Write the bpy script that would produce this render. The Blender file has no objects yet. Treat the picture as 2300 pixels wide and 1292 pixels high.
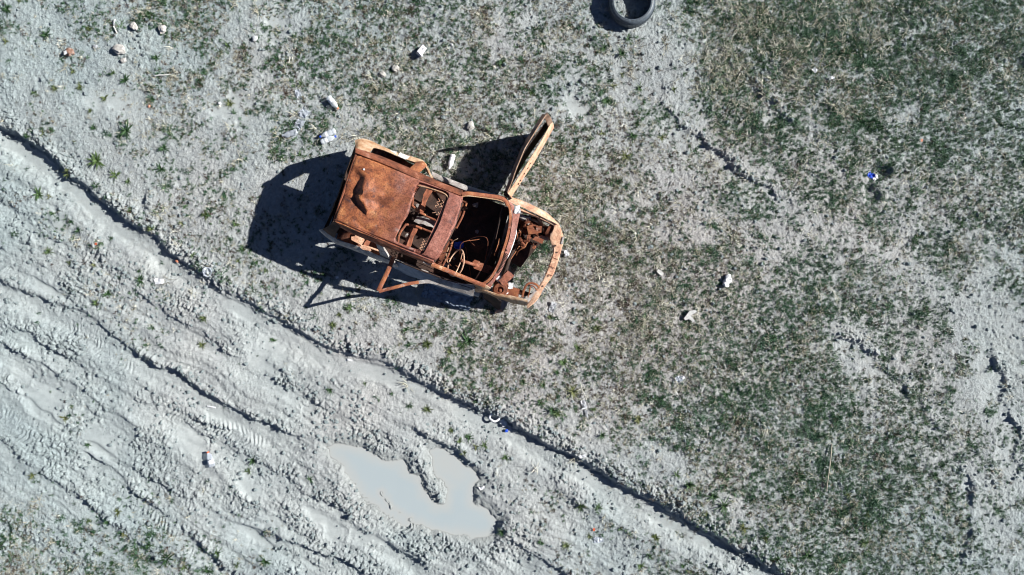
import bpy, bmesh, math, random
import numpy as np
from mathutils import Vector, Matrix, noise as mnoise
from mathutils.geometry import tessellate_polygon, delaunay_2d_cdt

random.seed(7)
rng = np.random.default_rng(7)
sc = bpy.context.scene
COL = sc.collection
R = math.radians

# ------------------------------------------------------------------ camera, sky, sun, exposure
S, H = 140.0, 11.5                      # photograph pixels per metre on the ground, camera height
cam = bpy.data.cameras.new('camera')
cam.sensor_fit = 'HORIZONTAL'
cam.angle = 2 * math.atan(1150 / S / H)
cam.clip_end = 5000
cam_o = bpy.data.objects.new('camera', cam)
cam_o.location = (0, 0, H)
COL.objects.link(cam_o)
sc.camera = cam_o

SUN_EL, SUN_AZ = R(32.5), math.atan2(0.19, 0.982)      # azimuth counted from +x towards +y
world = bpy.data.worlds.new('World')
sc.world = world
world.use_nodes = True
wn = world.node_tree
bg = wn.nodes['Background']
sky = wn.nodes.new('ShaderNodeTexSky')
sky.sky_type = 'NISHITA'
sky.sun_disc = False
sky.sun_elevation = SUN_EL
sky.sun_rotation = math.pi / 2 - SUN_AZ
sky.air_density = 0.35
sky.dust_density = 0.3
sky.ozone_density = 4.0
wn.links.new(sky.outputs[0], bg.inputs[0])
bg.inputs[1].default_value = 0.05
sun = bpy.data.lights.new('sun', 'SUN')
sun.energy = 5.0
sun.angle = R(0.5)
sun.color = (1.0, 0.985, 0.95)
sun_o = bpy.data.objects.new('sun', sun)
sd = Vector((math.cos(SUN_EL) * math.cos(SUN_AZ), math.cos(SUN_EL) * math.sin(SUN_AZ), math.sin(SUN_EL)))
sun_o.rotation_euler = sd.to_track_quat('Z', 'Y').to_euler()
sun_o.location = sd * 30
COL.objects.link(sun_o)
vs = sc.view_settings
vs.view_transform = 'Standard'
vs.look = 'None'
vs.gamma = 1
vs.use_curve_mapping = False
vs.exposure = 0.78
sc.render.engine = 'CYCLES'
sc.cycles.max_bounces = 5
sc.cycles.diffuse_bounces = 2
sc.cycles.filter_width = 1.05


def at(px, py, z=0.0):
    """world point at height z seen at photograph pixel px, py"""
    k = (H - z) / H / S
    return Vector(((px - 1150) * k, (646 - py) * k, z))


# ------------------------------------------------------------------ numpy noise
def hsh(ix, iy, seed):
    with np.errstate(over='ignore'):
        h = ix.astype(np.uint32) * np.uint32(374761393) + iy.astype(np.uint32) * np.uint32(668265263) + np.uint32((seed * 2246822519) & 0xffffffff)
        h = (h ^ (h >> np.uint32(13))) * np.uint32(1274126177)
        h = h ^ (h >> np.uint32(16))
    return (h & np.uint32(0xffffff)).astype(np.float32) / np.float32(0xffffff)


def vn(x, y, s, seed):
    x = x / s + 1000; y = y / s + 1000
    ix = np.floor(x).astype(np.int32); iy = np.floor(y).astype(np.int32)
    fx = (x - ix).astype(np.float32); fy = (y - iy).astype(np.float32)
    fx = fx * fx * (3 - 2 * fx); fy = fy * fy * (3 - 2 * fy)
    a = hsh(ix, iy, seed); b = hsh(ix + 1, iy, seed); c = hsh(ix, iy + 1, seed); d = hsh(ix + 1, iy + 1, seed)
    return (a + (b - a) * fx + (c - a) * fy + (a - b - c + d) * fx * fy) * 2 - 1


def fbm(x, y, s, seed, o=3):
    r = 0; a = 1; t = 0
    for i in range(o):
        r = r + a * vn(x + i * 3.7, y - i * 5.1, s, seed + i); t += a
        a *= 0.55; s *= 0.5
    return r / t


def lumps(x, y, cell, seed, dens, rmin=.18, rmax=.48):
    """round-topped clods on a jittered grid, height as a fraction of the cell"""
    X = x / cell + 500; Y = y / cell + 500
    ix = np.floor(X).astype(np.int32); iy = np.floor(Y).astype(np.int32)
    out = np.zeros_like(x)
    for dx in (-1, 0, 1):
        for dy in (-1, 0, 1):
            jx = ix + dx; jy = iy + dy
            cx = jx + .15 + .7 * hsh(jx, jy, seed); cy = jy + .15 + .7 * hsh(jx, jy, seed + 11)
            rr = rmin + (rmax - rmin) * hsh(jx, jy, seed + 23) ** 1.6
            on = hsh(jx, jy, seed + 37)
            an = hsh(jx, jy, seed + 41) * 3.1416
            ca = np.cos(an); sa = np.sin(an)
            ex = (X - cx) * ca + (Y - cy) * sa; ey = -(X - cx) * sa + (Y - cy) * ca
            q = 1 - (ex * ex / 1.35 + ey * ey * 1.35) / (rr * rr)
            hgt = np.where(on < dens, rr * np.clip(q, 0, 1) ** .42, 0)
            out = np.maximum(out, hgt)
    return out * cell


def crust(x, y, cell, seed):
    """broken crust: every cell is a plate with its own height and tilt"""
    X = x / cell + 500; Y = y / cell + 500
    ix = np.floor(X).astype(np.int32); iy = np.floor(Y).astype(np.int32)
    best = np.full(x.shape, 9., np.float32); sec = np.full(x.shape, 9., np.float32); hv = np.zeros(x.shape, np.float32)
    for dx in (-1, 0, 1):
        for dy in (-1, 0, 1):
            jx = ix + dx; jy = iy + dy
            ox = X - (jx + .1 + .8 * hsh(jx, jy, seed)); oy = Y - (jy + .1 + .8 * hsh(jx, jy, seed + 5))
            dd = ox * ox + oy * oy
            n = dd < best
            sec = np.where(n, best, np.minimum(sec, dd))
            hv = np.where(n, hsh(jx, jy, seed + 9) ** 1.5 + ox * (hsh(jx, jy, seed + 13) - .5) * 1.3 + oy * (hsh(jx, jy, seed + 17) - .5) * 1.3, hv)
            best = np.minimum(best, dd)
    edge = np.sqrt(sec) - np.sqrt(best)
    return hv * sstep(.0, .22, edge) * cell


def sstep(a, b, x):
    t = np.clip((x - a) / (b - a), 0, 1)
    return t * t * (3 - 2 * t)


def polydist(x, y, pts, pad=1.2):
    """signed distance (positive to the left of travel) and run length along a polyline; far points get 9"""
    d = np.full(x.shape, 9.0, np.float32); sg = np.ones(x.shape, np.float32); run = np.zeros(x.shape, np.float32)
    acc = 0
    for (ax, ay), (bx, by) in zip(pts[:-1], pts[1:]):
        L = math.hypot(bx - ax, by - ay)
        m = np.nonzero((x > min(ax, bx) - pad) & (x < max(ax, bx) + pad) & (y > min(ay, by) - pad) & (y < max(ay, by) + pad))[0]
        if len(m):
            qx = x[m]; qy = y[m]
            t = np.clip(((qx - ax) * (bx - ax) + (qy - ay) * (by - ay)) / (L * L), 0, 1)
            ex = qx - ax - t * (bx - ax); ey = qy - ay - t * (by - ay)
            dd = np.sqrt(ex * ex + ey * ey)
            c = np.where((bx - ax) * (qy - ay) - (by - ay) * (qx - ax) >= 0, 1, -1)
            n = dd < d[m]
            k = m[n]
            d[k] = dd[n]; sg[k] = c[n]; run[k] = acc + t[n] * L
        acc += L
    return d * sg, run, acc


def polysd(x, y, pts):
    """signed distance to a closed outline, positive inside"""
    d, _, _ = polydist(x, y, pts + pts[:1], 1.5)
    ins = np.zeros(x.shape, bool)
    for (ax, ay), (bx, by) in zip(pts, pts[1:] + pts[:1]):
        if ay == by: continue
        c = ((ay > y) != (by > y)) & (x < (bx - ax) * (y - ay) / (by - ay) + ax)
        ins ^= c
    return np.where(ins, np.abs(d), -np.abs(d))


def m2(pts):
    return [((px - 1150) / S, (646 - py) / S) for px, py in pts]


# grass cover, one figure for each 100 x 100 pixel square of the photograph
GRASS = """
32465525544443347999999
22345646665544446988877
22234434776423458888776
22243433576665546676766
12233444567777655577666
02222333356788877655565
02122223334577777765545
00110012345566777775433
00001000134556777776443
01000000001234677776543
00000000000221246777543
41121000000122344577443
65332200000012242467643
""".split()
GRASS = np.array([[int(c) for c in r[:23]] for r in GRASS], np.float32)


def cover(x, y):
    gx = np.clip((x * S + 1150) / 100 - .5, 0, 21.999); gy = np.clip((646 - y * S) / 100 - .5, 0, 11.999)
    ix = gx.astype(int); iy = gy.astype(int); fx = gx - ix; fy = gy - iy
    return (GRASS[iy, ix] * (1 - fx) * (1 - fy) + GRASS[iy, ix + 1] * fx * (1 - fy) + GRASS[iy + 1, ix] * (1 - fx) * fy + GRASS[iy + 1, ix + 1] * fx * fy) / 9


# ------------------------------------------------------------------ terrain
WATER_Z = -0.105
PUDDLE = m2([(727, 1006), (750, 992), (795, 1002), (823, 1016), (840, 1027), (879, 1035), (896, 1034), (910, 1051), (938, 1075),
             (955, 1107), (980, 1138), (999, 1138), (1003, 1100), (978, 1070), (966, 1038), (958, 1018), (975, 1004), (994, 1006),
             (1028, 1034), (1070, 1065), (1082, 1082), (1067, 1100), (1063, 1131), (1095, 1148), (1115, 1169), (1115, 1201),
             (1081, 1215), (1025, 1204), (969, 1197), (927, 1183), (910, 1185), (879, 1173), (837, 1145), (809, 1117), (788, 1082),
             (767, 1051), (732, 1023)])
MAIN_RUT = m2([(-500, -90), (-80, 230), (0, 287), (60, 322), (110, 352), (160, 395), (215, 440), (290, 500), (345, 535), (385, 575), (430, 600), (475, 640),
               (540, 672), (600, 705), (660, 740), (720, 775), (770, 795), (860, 815), (930, 850), (1000, 885), (1060, 915), (1120, 940),
               (1180, 970), (1250, 1010), (1320, 1045), (1400, 1095), (1480, 1135), (1560, 1180), (1640, 1225), (1740, 1285), (1850, 1360), (2300, 1640)])
# (line, bank height, rut depth, rut width, jitter)
RUTS = [
    ([(-60, 600), (30, 650), (130, 690), (190, 705), (240, 755), (320, 805), (400, 840), (480, 895), (560, 935), (640, 975), (720, 1000)], .035, .05, .28, .05),
    ([(-60, 735), (0, 775), (60, 805), (130, 850), (200, 890), (250, 930), (330, 970)], .025, .03, .22, .05),
    ([(130, 1010), (200, 1030), (260, 1060), (300, 1105), (350, 1150), (420, 1200), (480, 1260), (540, 1310)], .03, .03, .2, .06),
    ([(900, 945), (960, 985), (1030, 1015), (1082, 1075)], .05, .05, .25, .03),
    ([(1115, 1195), (1180, 1235), (1250, 1280), (1330, 1330)], .04, .06, .3, .05),
    ([(500, 1180), (560, 1190), (640, 1215), (700, 1240), (760, 1262), (850, 1310)], .03, .04, .25, .05),
    ([(1470, 150), (1500, 235), (1520, 265), (1545, 300), (1600, 345), (1700, 405), (1800, 480)], .018, .018, .3, .1),
    ([(2160, 1040), (2182, 1100), (2178, 1180), (2168, 1240), (2160, 1300)], .01, .022, .09, .06),
    ([(2195, 1100), (2215, 1150), (2240, 1200)], .015, .02, .12, .05),
    ([(2200, 740), (2250, 860), (2280, 1000), (2300, 1100)], .012, .014, .3, .14),
    ([(17, 480), (60, 505), (115, 535), (150, 548)], .02, .025, .12, .05),
    ([(21, 601), (80, 625), (139, 657), (160, 680)], .02, .03, .15, .05),
    ([(318, 395), (330, 430), (325, 470), (345, 505)], .015, .03, .06, .04),
    ([(700, 880), (650, 850), (660, 800)], .02, .02, .1, .06),
    ([(330, 895), (400, 930), (470, 955), (560, 985)], .02, .035, .2, .04),
    ([(760, 1160), (830, 1200), (900, 1235), (1000, 1292)], .03, .04, .2, .05),
    ([(-60, 690), (80, 760), (220, 850), (380, 935), (520, 1010), (640, 1080), (780, 1165), (900, 1232), (1010, 1300)], .012, .022, .22, .07),
    ([(-60, 830), (60, 900), (180, 980), (330, 1075), (470, 1150), (620, 1225), (760, 1300)], .01, .02, .22, .07),
    ([(-60, 420), (80, 505), (220, 600), (360, 700), (480, 780), (600, 850), (690, 900), (760, 930)], .006, .012, .16, .07),
    ([(-60, 960), (60, 1040), (180, 1130), (300, 1220), (400, 1300)], .008, .016, .2, .07),
    ([(1600, 110), (1680, 180), (1745, 250), (1800, 300)], .012, .014, .2, .09),
    ([(1840, 720), (1950, 800), (2050, 900), (2130, 1000)], .01, .012, .2, .12),
]
TREADS = [([(780, 1075), (830, 1130), (880, 1168), (930, 1192), (1000, 1222), (1060, 1250)], .14, .013),
          ([(366, 915), (440, 948), (522, 975), (600, 1015)], .16, .01), ([(-20, 925), (30, 960), (80, 1000)], .18, .008),
          ([(300, 1140), (370, 1200), (440, 1270)], .16, .009), ([(630, 1300), (660, 1270), (690, 1250)], .12, .012),
          ([(130, 730), (200, 770), (280, 830), (340, 870)], .2, .007)]
# smooth silt where water has stood: centre, half axes in pixels, turn
SILT = [(500, 940, 75, 22, 30), (595, 1205, 55, 26, 20), (830, 1196, 40, 22, 20), (430, 1020, 70, 28, 50), (1285, 240, 38, 22, 15),
        (520, 245, 55, 25, 10), (615, 60, 28, 55, 15), (250, 220, 70, 30, 15), (110, 640, 60, 18, 35), (590, 800, 50, 35, 30),
        (730, 1180, 60, 26, 30), (100, 900, 90, 45, 30), (220, 980, 60, 25, 45), (560, 1110, 60, 20, 25), (140, 500, 50, 16, 35)]


def terrain(x, y):
    px = x * S + 1150; py = 646 - y * S
    far = sstep(9, 14, np.abs(x)) + sstep(6, 10, np.abs(y)); far = 1 - np.clip(far, 0, 1)
    g = cover(x, y)
    # which side of the main rut
    jx = fbm(x, y, .45, 5, 3) * .055 + fbm(x, y, .1, 9, 2) * .03
    deep = np.interp(px, [0, 350, 520, 900, 1150, 2000], [1.15, .9, .5, .6, .95, 1.1])
    d, run, _ = polydist(x, y, MAIN_RUT, 2.0)
    dj = d + jx
    side = np.clip(sstep(-.5, .6, np.where(np.abs(d) < 8, d, np.where(y * S < -(px - 900) * .62 - 150, -9, 9))), 0, 1)
    h = -.05 * (1 - side) + fbm(x, y, 1.6, 21, 3) * .028
    rutm = sstep(-.5, -.26, dj) * (1 - sstep(-.03, .045, dj))
    h = h - rutm * (.085 + .025 * vn(x, y, .8, 3)) * deep
    lip = np.exp(-((dj - .1) / .1) ** 2) * (.02 + .03 * vn(x, y, .25, 31)) * deep
    h = h + lip
    churn = np.clip(.3 + .6 * fbm(x, y, 1.0, 51, 3), 0, 1)
    churn = np.maximum(churn * (.45 + .55 * (1 - side)), .95 * np.exp(-((dj - .14) / .15) ** 2))
    silt = .8 * rutm * sstep(-.4, -.25, dj) * (1 - sstep(-.1, -.05, dj)) * np.clip(.75 + .6 * vn(x, y, .4, 33), 0, 1)
    for pts, bank, dep, w, jit in RUTS:
        q, rn, tot = polydist(x, y, m2(pts), .9)
        k = np.nonzero(np.abs(q) < 8)[0]
        if not len(k): continue
        qq = q[k] + fbm(x[k], y[k], .3, 71 + int(tot * 10), 3) * jit * 1.4
        end = sstep(0, .5, rn[k]) * (1 - sstep(tot - .5, tot, rn[k]))
        end *= .68 + .42 * vn(x[k], y[k], .45, 77)
        inr = sstep(-w - .14, -w + .02, qq) * (1 - sstep(-.02, .03, qq))
        h[k] += end * (bank * np.exp(-((qq - .05) / .07) ** 2) - dep * inr)
        churn[k] = np.maximum(churn[k], end * .9 * np.exp(-((qq - .05) / .12) ** 2))
        silt[k] = np.maximum(silt[k], end * inr * .5)
    wpx = fbm(x, y, .4, 211, 4) * 45; wpy = fbm(x, y, .4, 215, 4) * 40
    for cx, cy, a, b, t in SILT:
        ct = math.cos(R(t)); st = math.sin(R(t))
        qx = px + wpx; qy = py + wpy
        ex = ((qx - cx) * ct + (qy - cy) * st) / a; ey = (-(qx - cx) * st + (qy - cy) * ct) / b
        m = np.exp(-(ex * ex + ey * ey) ** 1.5 * .8) * .9
        silt = np.maximum(silt, m)
        h = h - m * .012
    # puddle
    p = polysd(x, y, PUDDLE)
    near = np.abs(p) < 1.4
    pj = p + .012 + fbm(x, y, .16, 91, 4) * .07
    ringm = np.where(near, np.exp(-((p + .2) / .25) ** 2), 0)
    h = h + ringm * (.012 + .03 * fbm(x, y, .3, 95, 3))
    churn = np.maximum(churn, ringm * .55)
    nsh = np.where(near & (pj <= 0), np.exp(np.clip(pj, -2, 0) / .13), 0)
    h = h * (1 - nsh) + (WATER_Z + .004 - pj * .14) * nsh
    shore = WATER_Z - pj * .3
    shal = np.exp(-((((px - 1005) * .7 + (py - 1040) * .7) / 75) ** 2 + (((py - 1040) * .7 - (px - 1005) * .7) / 40) ** 2))
    h = np.where(near & (pj > 0), np.minimum(h, np.maximum(shore, WATER_Z - .07 + .056 * shal + .006 * fbm(x, y, .2, 93, 3))), h)
    h = np.where(near & (pj <= 0) & (pj > -.25), np.maximum(h, WATER_Z + .003 - pj * .1), h)
    # two mud ridges that stand out of the water
    for a, b in (((852, 1112), (876, 1142)), ((884, 1147), (918, 1170))):
        q, rn, tot = polydist(x, y, m2([a, b]), .4)
        h = np.maximum(h, np.where(np.abs(q) < 1, WATER_Z + .006 - np.abs(q) * .5 + .02 * vn(x, y, .07, 12), -9))
    wetm = np.where(near, sstep(-.16, .0, pj + fbm(x, y, .12, 97, 2) * .05) * .8, 0)
    for pts, w, amp in TREADS:
        q, rn, tot = polydist(x, y, m2(pts), .5)
        k = np.nonzero(np.abs(q) < w)[0]
        e = (1 - (np.abs(q[k]) / w) ** 3) * sstep(0, .2, rn[k]) * (1 - sstep(tot - .2, tot, rn[k]))
        rib = np.sin((rn[k] + np.abs(q[k]) * .6) * 2 * math.pi / .075 + 2.5 * vn(x[k], y[k], .15, 15)) * sstep(-.35, .35, fbm(x[k], y[k], .22, 16, 2))
        h[k] += amp * e * np.clip(rib * 1.6, -1, 1)
    calm = 1 - np.clip(silt * 1.15, 0, 1)
    calm *= 1 - .6 * nsh
    calm *= 1 - .9 * np.clip(wetm * sstep(0, .03, pj), 0, 1)
    wx = x + fbm(x, y, .05, 101, 2) * .016; wy = y + fbm(x, y, .05, 103, 2) * .016
    rgh = fbm(x, y, .03, 145, 2); patch = sstep(-.35, .3, fbm(x, y, .45, 147, 3))
    dry = churn * (.4 + .8 * patch)
    # streaks along the way the wheels went
    al = x * .86 - y * .51; ac = x * .51 + y * .86
    al += fbm(x, y, 1.5, 161, 2) * .5; ac += fbm(x, y, 1.2, 163, 2) * .18
    strk = fbm(al / 12, ac, .28, 165, 4)
    h = h + far * calm * strk * (.058 * (1 - side) + .018 * side)
    big = lumps(wx, wy, .16, 111, np.clip(dry * .8 - .42, 0, .4), .12, .36)
    mid = lumps(wx, wy, .08, 121, np.clip(dry * .8 - .3, .02, .45), .18, .45)
    cr1 = crust(wx, wy, .1, 171); cr2 = crust(wx, wy, .052, 181); cr3 = crust(wx, wy, .03, 191)
    amt = np.clip(dry * 1.15, .24, .95)
    lum = big * .5 + mid * .55 + amt * (cr1 * .34 + cr2 * .6) + cr3 * .7 * np.clip(amt + .2 * g, .3, 1)
    h = h + calm * far * lum * (1 + .4 * rgh)
    h = h + calm * far * (rgh * .004 * (1 + churn) + fbm(x, y, .28, 143, 3) * .014 * (1 - side * .3))
    # a small scraped pit beside the blue bag
    for cx, cy, r, dep in ((1968, 390, .14, .07), (1990, 385, .1, .06), (1958, 440, .12, .06), (1950, 420, .08, .04), (2282, 150, .2, .06)):
        rr = np.hypot(px - cx, py - cy) / S / r
        h = h - dep * np.exp(-rr ** 4)
    # the wreck has settled here
    a0, b0 = at(985, 500, .3)[:2]
    rr = np.hypot((x - a0) / 2.6, (y - b0) / 1.6)
    h = np.where(rr < 1.0, h * (1 - .5 * (1 - rr)), h)
    return h, g, silt, churn, side, wetm


def axis(lim, step, reach, grow=1.28):
    a = list(np.arange(-lim, lim + step * .5, step)); s = step; p = a[-1]; tail = []
    while p < reach:
        s *= grow; p += s; tail.append(p)
    return np.array([-t for t in reversed(tail)] + a + tail, np.float32)


ax_x = axis(8.7, .0125, 1500); ax_y = axis(5.1, .0125, 1500)
GX, GY = np.meshgrid(ax_x, ax_y)
gx = GX.ravel(); gy = GY.ravel()
hh, gg, silt, churn, side, wetm = terrain(gx, gy)
hh = hh.astype(np.float32)
ny, nx = GX.shape
HG = hh.reshape(ny, nx)


def ground_z(x, y):
    ix = np.clip(np.searchsorted(ax_x, x) - 1, 0, nx - 2); iy = np.clip(np.searchsorted(ax_y, y) - 1, 0, ny - 2)
    fx = np.clip((x - ax_x[ix]) / (ax_x[ix + 1] - ax_x[ix]), 0, 1); fy = np.clip((y - ax_y[iy]) / (ax_y[iy + 1] - ax_y[iy]), 0, 1)
    return HG[iy, ix] * (1 - fx) * (1 - fy) + HG[iy, ix + 1] * fx * (1 - fy) + HG[iy + 1, ix] * (1 - fx) * fy + HG[iy + 1, ix + 1] * fx * fy


def gz(x, y):
    return float(ground_z(np.array([x]), np.array([y]))[0])


def gsoft(x, y, r=.06):
    a = np.linspace(0, 6.28, 9)[:-1]
    return float(np.mean(ground_z(x + r * np.cos(a), y + r * np.sin(a))))


# ------------------------------------------------------------------ materials
def nd(nt, t, **kw):
    n = nt.nodes.new(t)
    for k, v in kw.items(): setattr(n, k, v)
    return n


def mat_base(name):
    m = bpy.data.materials.new(name); m.use_nodes = True
    return m, m.node_tree, m.node_tree.nodes['Principled BSDF']


def noise_node(nt, co, scale, detail=4, rough=.6, dist=0):
    n = nd(nt, 'ShaderNodeTexNoise')
    n.inputs['Scale'].default_value = scale; n.inputs['Detail'].default_value = detail
    n.inputs['Roughness'].default_value = rough; n.inputs['Distortion'].default_value = dist
    nt.links.new(co, n.inputs['Vector'])
    return n


def ramp(nt, fac, stops):
    r = nd(nt, 'ShaderNodeValToRGB')
    e = r.color_ramp.elements
    while len(e) < len(stops): e.new(.5)
    for el, (p, c) in zip(e, stops):
        el.position = p; el.color = (c[0], c[1], c[2], 1) if not isinstance(c, float) else (c, c, c, 1)
    nt.links.new(fac, r.inputs[0])
    return r


def mix(nt, fac, a, b, mode='MIX'):
    n = nd(nt, 'ShaderNodeMix', data_type='RGBA', blend_type=mode)
    for sck, v in ((n.inputs[0], fac), (n.inputs[6], a), (n.inputs[7], b)):
        if isinstance(v, bpy.types.NodeSocket): nt.links.new(v, sck)
        elif isinstance(v, (int, float)): sck.default_value = v
        else: sck.default_value = (v[0], v[1], v[2], 1)
    return n.outputs[2]


def bump(nt, bsdf, hsock, strength, dist=.01, prev=None):
    b = nd(nt, 'ShaderNodeBump'); b.inputs['Strength'].default_value = strength; b.inputs['Distance'].default_value = dist
    nt.links.new(hsock, b.inputs['Height'])
    if prev: nt.links.new(prev.outputs[0], b.inputs['Normal'])
    nt.links.new(b.outputs[0], bsdf.inputs['Normal'])
    return b


def ground_material():
    m, nt, p = mat_base('dry clay')
    tc = nd(nt, 'ShaderNodeTexCoord').outputs['Object']
    def attr(n): return nd(nt, 'ShaderNodeAttribute', attribute_name=n).outputs['Fac']
    n1 = noise_node(nt, tc, 1.1, 4); n2 = noise_node(nt, tc, 14, 5, .65); n3 = noise_node(nt, tc, 70, 3, .7)
    c = mix(nt, attr('warm'), (.378, .445, .455), (.49, .468, .46))
    mul = mix(nt, 1.0, c, ramp(nt, n1.outputs[0], [(.3, (.86, .87, .88)), (.7, (1.1, 1.09, 1.07))]).outputs[0], 'MULTIPLY')
    mul = mix(nt, 1.0, mul, ramp(nt, n2.outputs[0], [(.3, (.78, .78, .79)), (.55, (1., 1., 1.)), (.75, (1.16, 1.15, 1.13))]).outputs[0], 'MULTIPLY')
    mul = mix(nt, 1.0, mul, ramp(nt, n3.outputs[0], [(.3, (.82, .81, .8)), (.7, (1.14, 1.14, 1.14))]).outputs[0], 'MULTIPLY')
    silt_c = mix(nt, n2.outputs[0], (.39, .43, .42), (.43, .455, .44))
    sf = nd(nt, 'ShaderNodeMath', operation='MULTIPLY'); nt.links.new(attr('silt'), sf.inputs[0]); sf.inputs[1].default_value = .5
    mul = mix(nt, sf.outputs[0], mul, silt_c)
    # humus and dead stems in the turf
    n4 = noise_node(nt, tc, 9, 6, .7)
    hum = nd(nt, 'ShaderNodeMath', operation='MULTIPLY'); nt.links.new(attr('turf'), hum.inputs[0])
    nt.links.new(ramp(nt, n4.outputs[0], [(.44, 0.0), (.66, .6)]).outputs[0], hum.inputs[1])
    mul = mix(nt, hum.outputs[0], mul, mix(nt, n3.outputs[0], (.19, .18, .15), (.34, .32, .28)))
    mul = mix(nt, attr('wet'), mul, (.36, .38, .37))
    nt.links.new(mul, p.inputs['Base Color'])
    p.inputs['Roughness'].default_value = .92
    p.inputs['Specular IOR Level'].default_value = .25
    v = nd(nt, 'ShaderNodeTexVoronoi', feature='DISTANCE_TO_EDGE'); v.inputs['Scale'].default_value = 22
    nt.links.new(mix(nt, .06, tc, n2.outputs['Color']), v.inputs['Vector'])
    crack = ramp(nt, v.outputs['Distance'], [(0, 0.0), (.06, 1.0)])
    inv = nd(nt, 'ShaderNodeMath', operation='SUBTRACT'); inv.inputs[0].default_value = 1; nt.links.new(attr('silt'), inv.inputs[1])
    h1 = nd(nt, 'ShaderNodeMath', operation='MULTIPLY'); nt.links.new(n3.outputs[0], h1.inputs[0]); nt.links.new(inv.outputs[0], h1.inputs[1])
    b1 = bump(nt, p, h1.outputs[0], 1.0, .022)
    n5 = noise_node(nt, tc, 160, 3, .7)
    b2 = bump(nt, p, n5.outputs[0], .5, .009, b1)
    bump(nt, p, crack.outputs[0], .22, .006, b2)
    return m


def rust(name, stops, scale=5.0, speck=(.09, .035, .02), speck_amt=.5, ash=0.0, rough=.8, tint=None):
    m, nt, p = mat_base(name)
    tc = nd(nt, 'ShaderNodeTexCoord').outputs['Object']
    a = noise_node(nt, tc, scale, 7, .62, .3)
    c = ramp(nt, a.outputs[0], stops).outputs[0]
    if tint:                                       # (axis, from, to, stops): another run of colours towards one end
        sx = nd(nt, 'ShaderNodeSeparateXYZ'); nt.links.new(tc, sx.inputs[0])
        mr = nd(nt, 'ShaderNodeMapRange'); mr.inputs[1].default_value = tint[1]; mr.inputs[2].default_value = tint[2]
        ad = nd(nt, 'ShaderNodeMath', operation='MULTIPLY_ADD'); nt.links.new(a.outputs[0], ad.inputs[0]); ad.inputs[1].default_value = .9
        nt.links.new(sx.outputs[tint[0]], ad.inputs[2]); nt.links.new(ad.outputs[0], mr.inputs[0])
        a2 = noise_node(nt, tc, scale * 1.4, 7, .65, .4)
        c = mix(nt, mr.outputs[0], c, ramp(nt, a2.outputs[0], tint[3]).outputs[0])
    f = noise_node(nt, tc, scale * 14, 4, .7)
    c = mix(nt, 1.0, c, ramp(nt, f.outputs[0], [(.32, (.5, .46, .44)), (.5, (1, 1, 1)), (.68, (1.45, 1.4, 1.35))]).outputs[0], 'MULTIPLY')
    g = noise_node(nt, tc, scale * 3.1, 6, .75)
    sp = ramp(nt, g.outputs[0], [(.56, 0.0), (.66, 1.0)])
    fa = nd(nt, 'ShaderNodeMath', operation='MULTIPLY'); nt.links.new(sp.outputs[0], fa.inputs[0]); fa.inputs[1].default_value = speck_amt
    c = mix(nt, fa.outputs[0], c, speck)
    if ash:
        g2 = noise_node(nt, tc, scale * 1.7, 6, .7)
        sp2 = ramp(nt, g2.outputs[0], [(.6, 0.0), (.68, 1.0)])
        fb = nd(nt, 'ShaderNodeMath', operation='MULTIPLY'); nt.links.new(sp2.outputs[0], fb.inputs[0]); fb.inputs[1].default_value = ash
        c = mix(nt, fb.outputs[0], c, (.62, .58, .54))
    nt.links.new(c, p.inputs['Base Color'])
    p.inputs['Roughness'].default_value = rough
    p.inputs['Specular IOR Level'].default_value = .3
    b1 = bump(nt, p, f.outputs[0], .6, .006)
    bump(nt, p, a.outputs[0], .25, .02, b1)
    return m


def plain(name, col, rough=.6, var=.25, scale=30, **kw):
    m, nt, p = mat_base(name)
    tc = nd(nt, 'ShaderNodeTexCoord').outputs['Object']
    n = noise_node(nt, tc, scale, 5, .65)
    c = mix(nt, 1.0, col, ramp(nt, n.outputs[0], [(.3, (1 - var,) * 3), (.7, (1 + var,) * 3)]).outputs[0], 'MULTIPLY')
    nt.links.new(c, p.inputs['Base Color'])
    p.inputs['Roughness'].default_value = rough
    for k, v in kw.items(): p.inputs[k].default_value = v
    bump(nt, p, n.outputs[0], .3, .003)
    return m


def leafy(name, c1, c2, c3):
    m, nt, p = mat_base(name)
    oi = nd(nt, 'ShaderNodeObjectInfo')
    c = ramp(nt, oi.outputs['Random'], [(0, c1), (.5, c2), (1, c3)]).outputs[0]
    tc = nd(nt, 'ShaderNodeTexCoord').outputs['Object']
    n = noise_node(nt, tc, 60, 2)
    c = mix(nt, 1.0, c, ramp(nt, n.outputs[0], [(.3, (.7, .7, .7)), (.7, (1.35, 1.35, 1.3))]).outputs[0], 'MULTIPLY')
    nt.links.new(c, p.inputs['Base Color'])
    p.inputs['Roughness'].default_value = .55
    p.inputs['Specular IOR Level'].default_value = .35
    return m


def clear_plastic(name, col=(.86, .9, .94), tr=.55):
    m, nt, p = mat_base(name)
    p.inputs['Base Color'].default_value = (*col, 1)
    p.inputs['Roughness'].default_value = .18
    t = nd(nt, 'ShaderNodeBsdfTransparent'); t.inputs[0].default_value = (.9, .93, .96, 1)
    fr = nd(nt, 'ShaderNodeLayerWeight'); fr.inputs[0].default_value = .35
    r = ramp(nt, fr.outputs['Facing'], [(0, tr), (.8, .12)])
    mx = nd(nt, 'ShaderNodeMixShader')
    nt.links.new(r.outputs[0], mx.inputs[0]); nt.links.new(p.outputs[0], mx.inputs[1]); nt.links.new(t.outputs[0], mx.inputs[2])
    nt.links.new(mx.outputs[0], nt.nodes['Material Output'].inputs[0])
    return m


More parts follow.
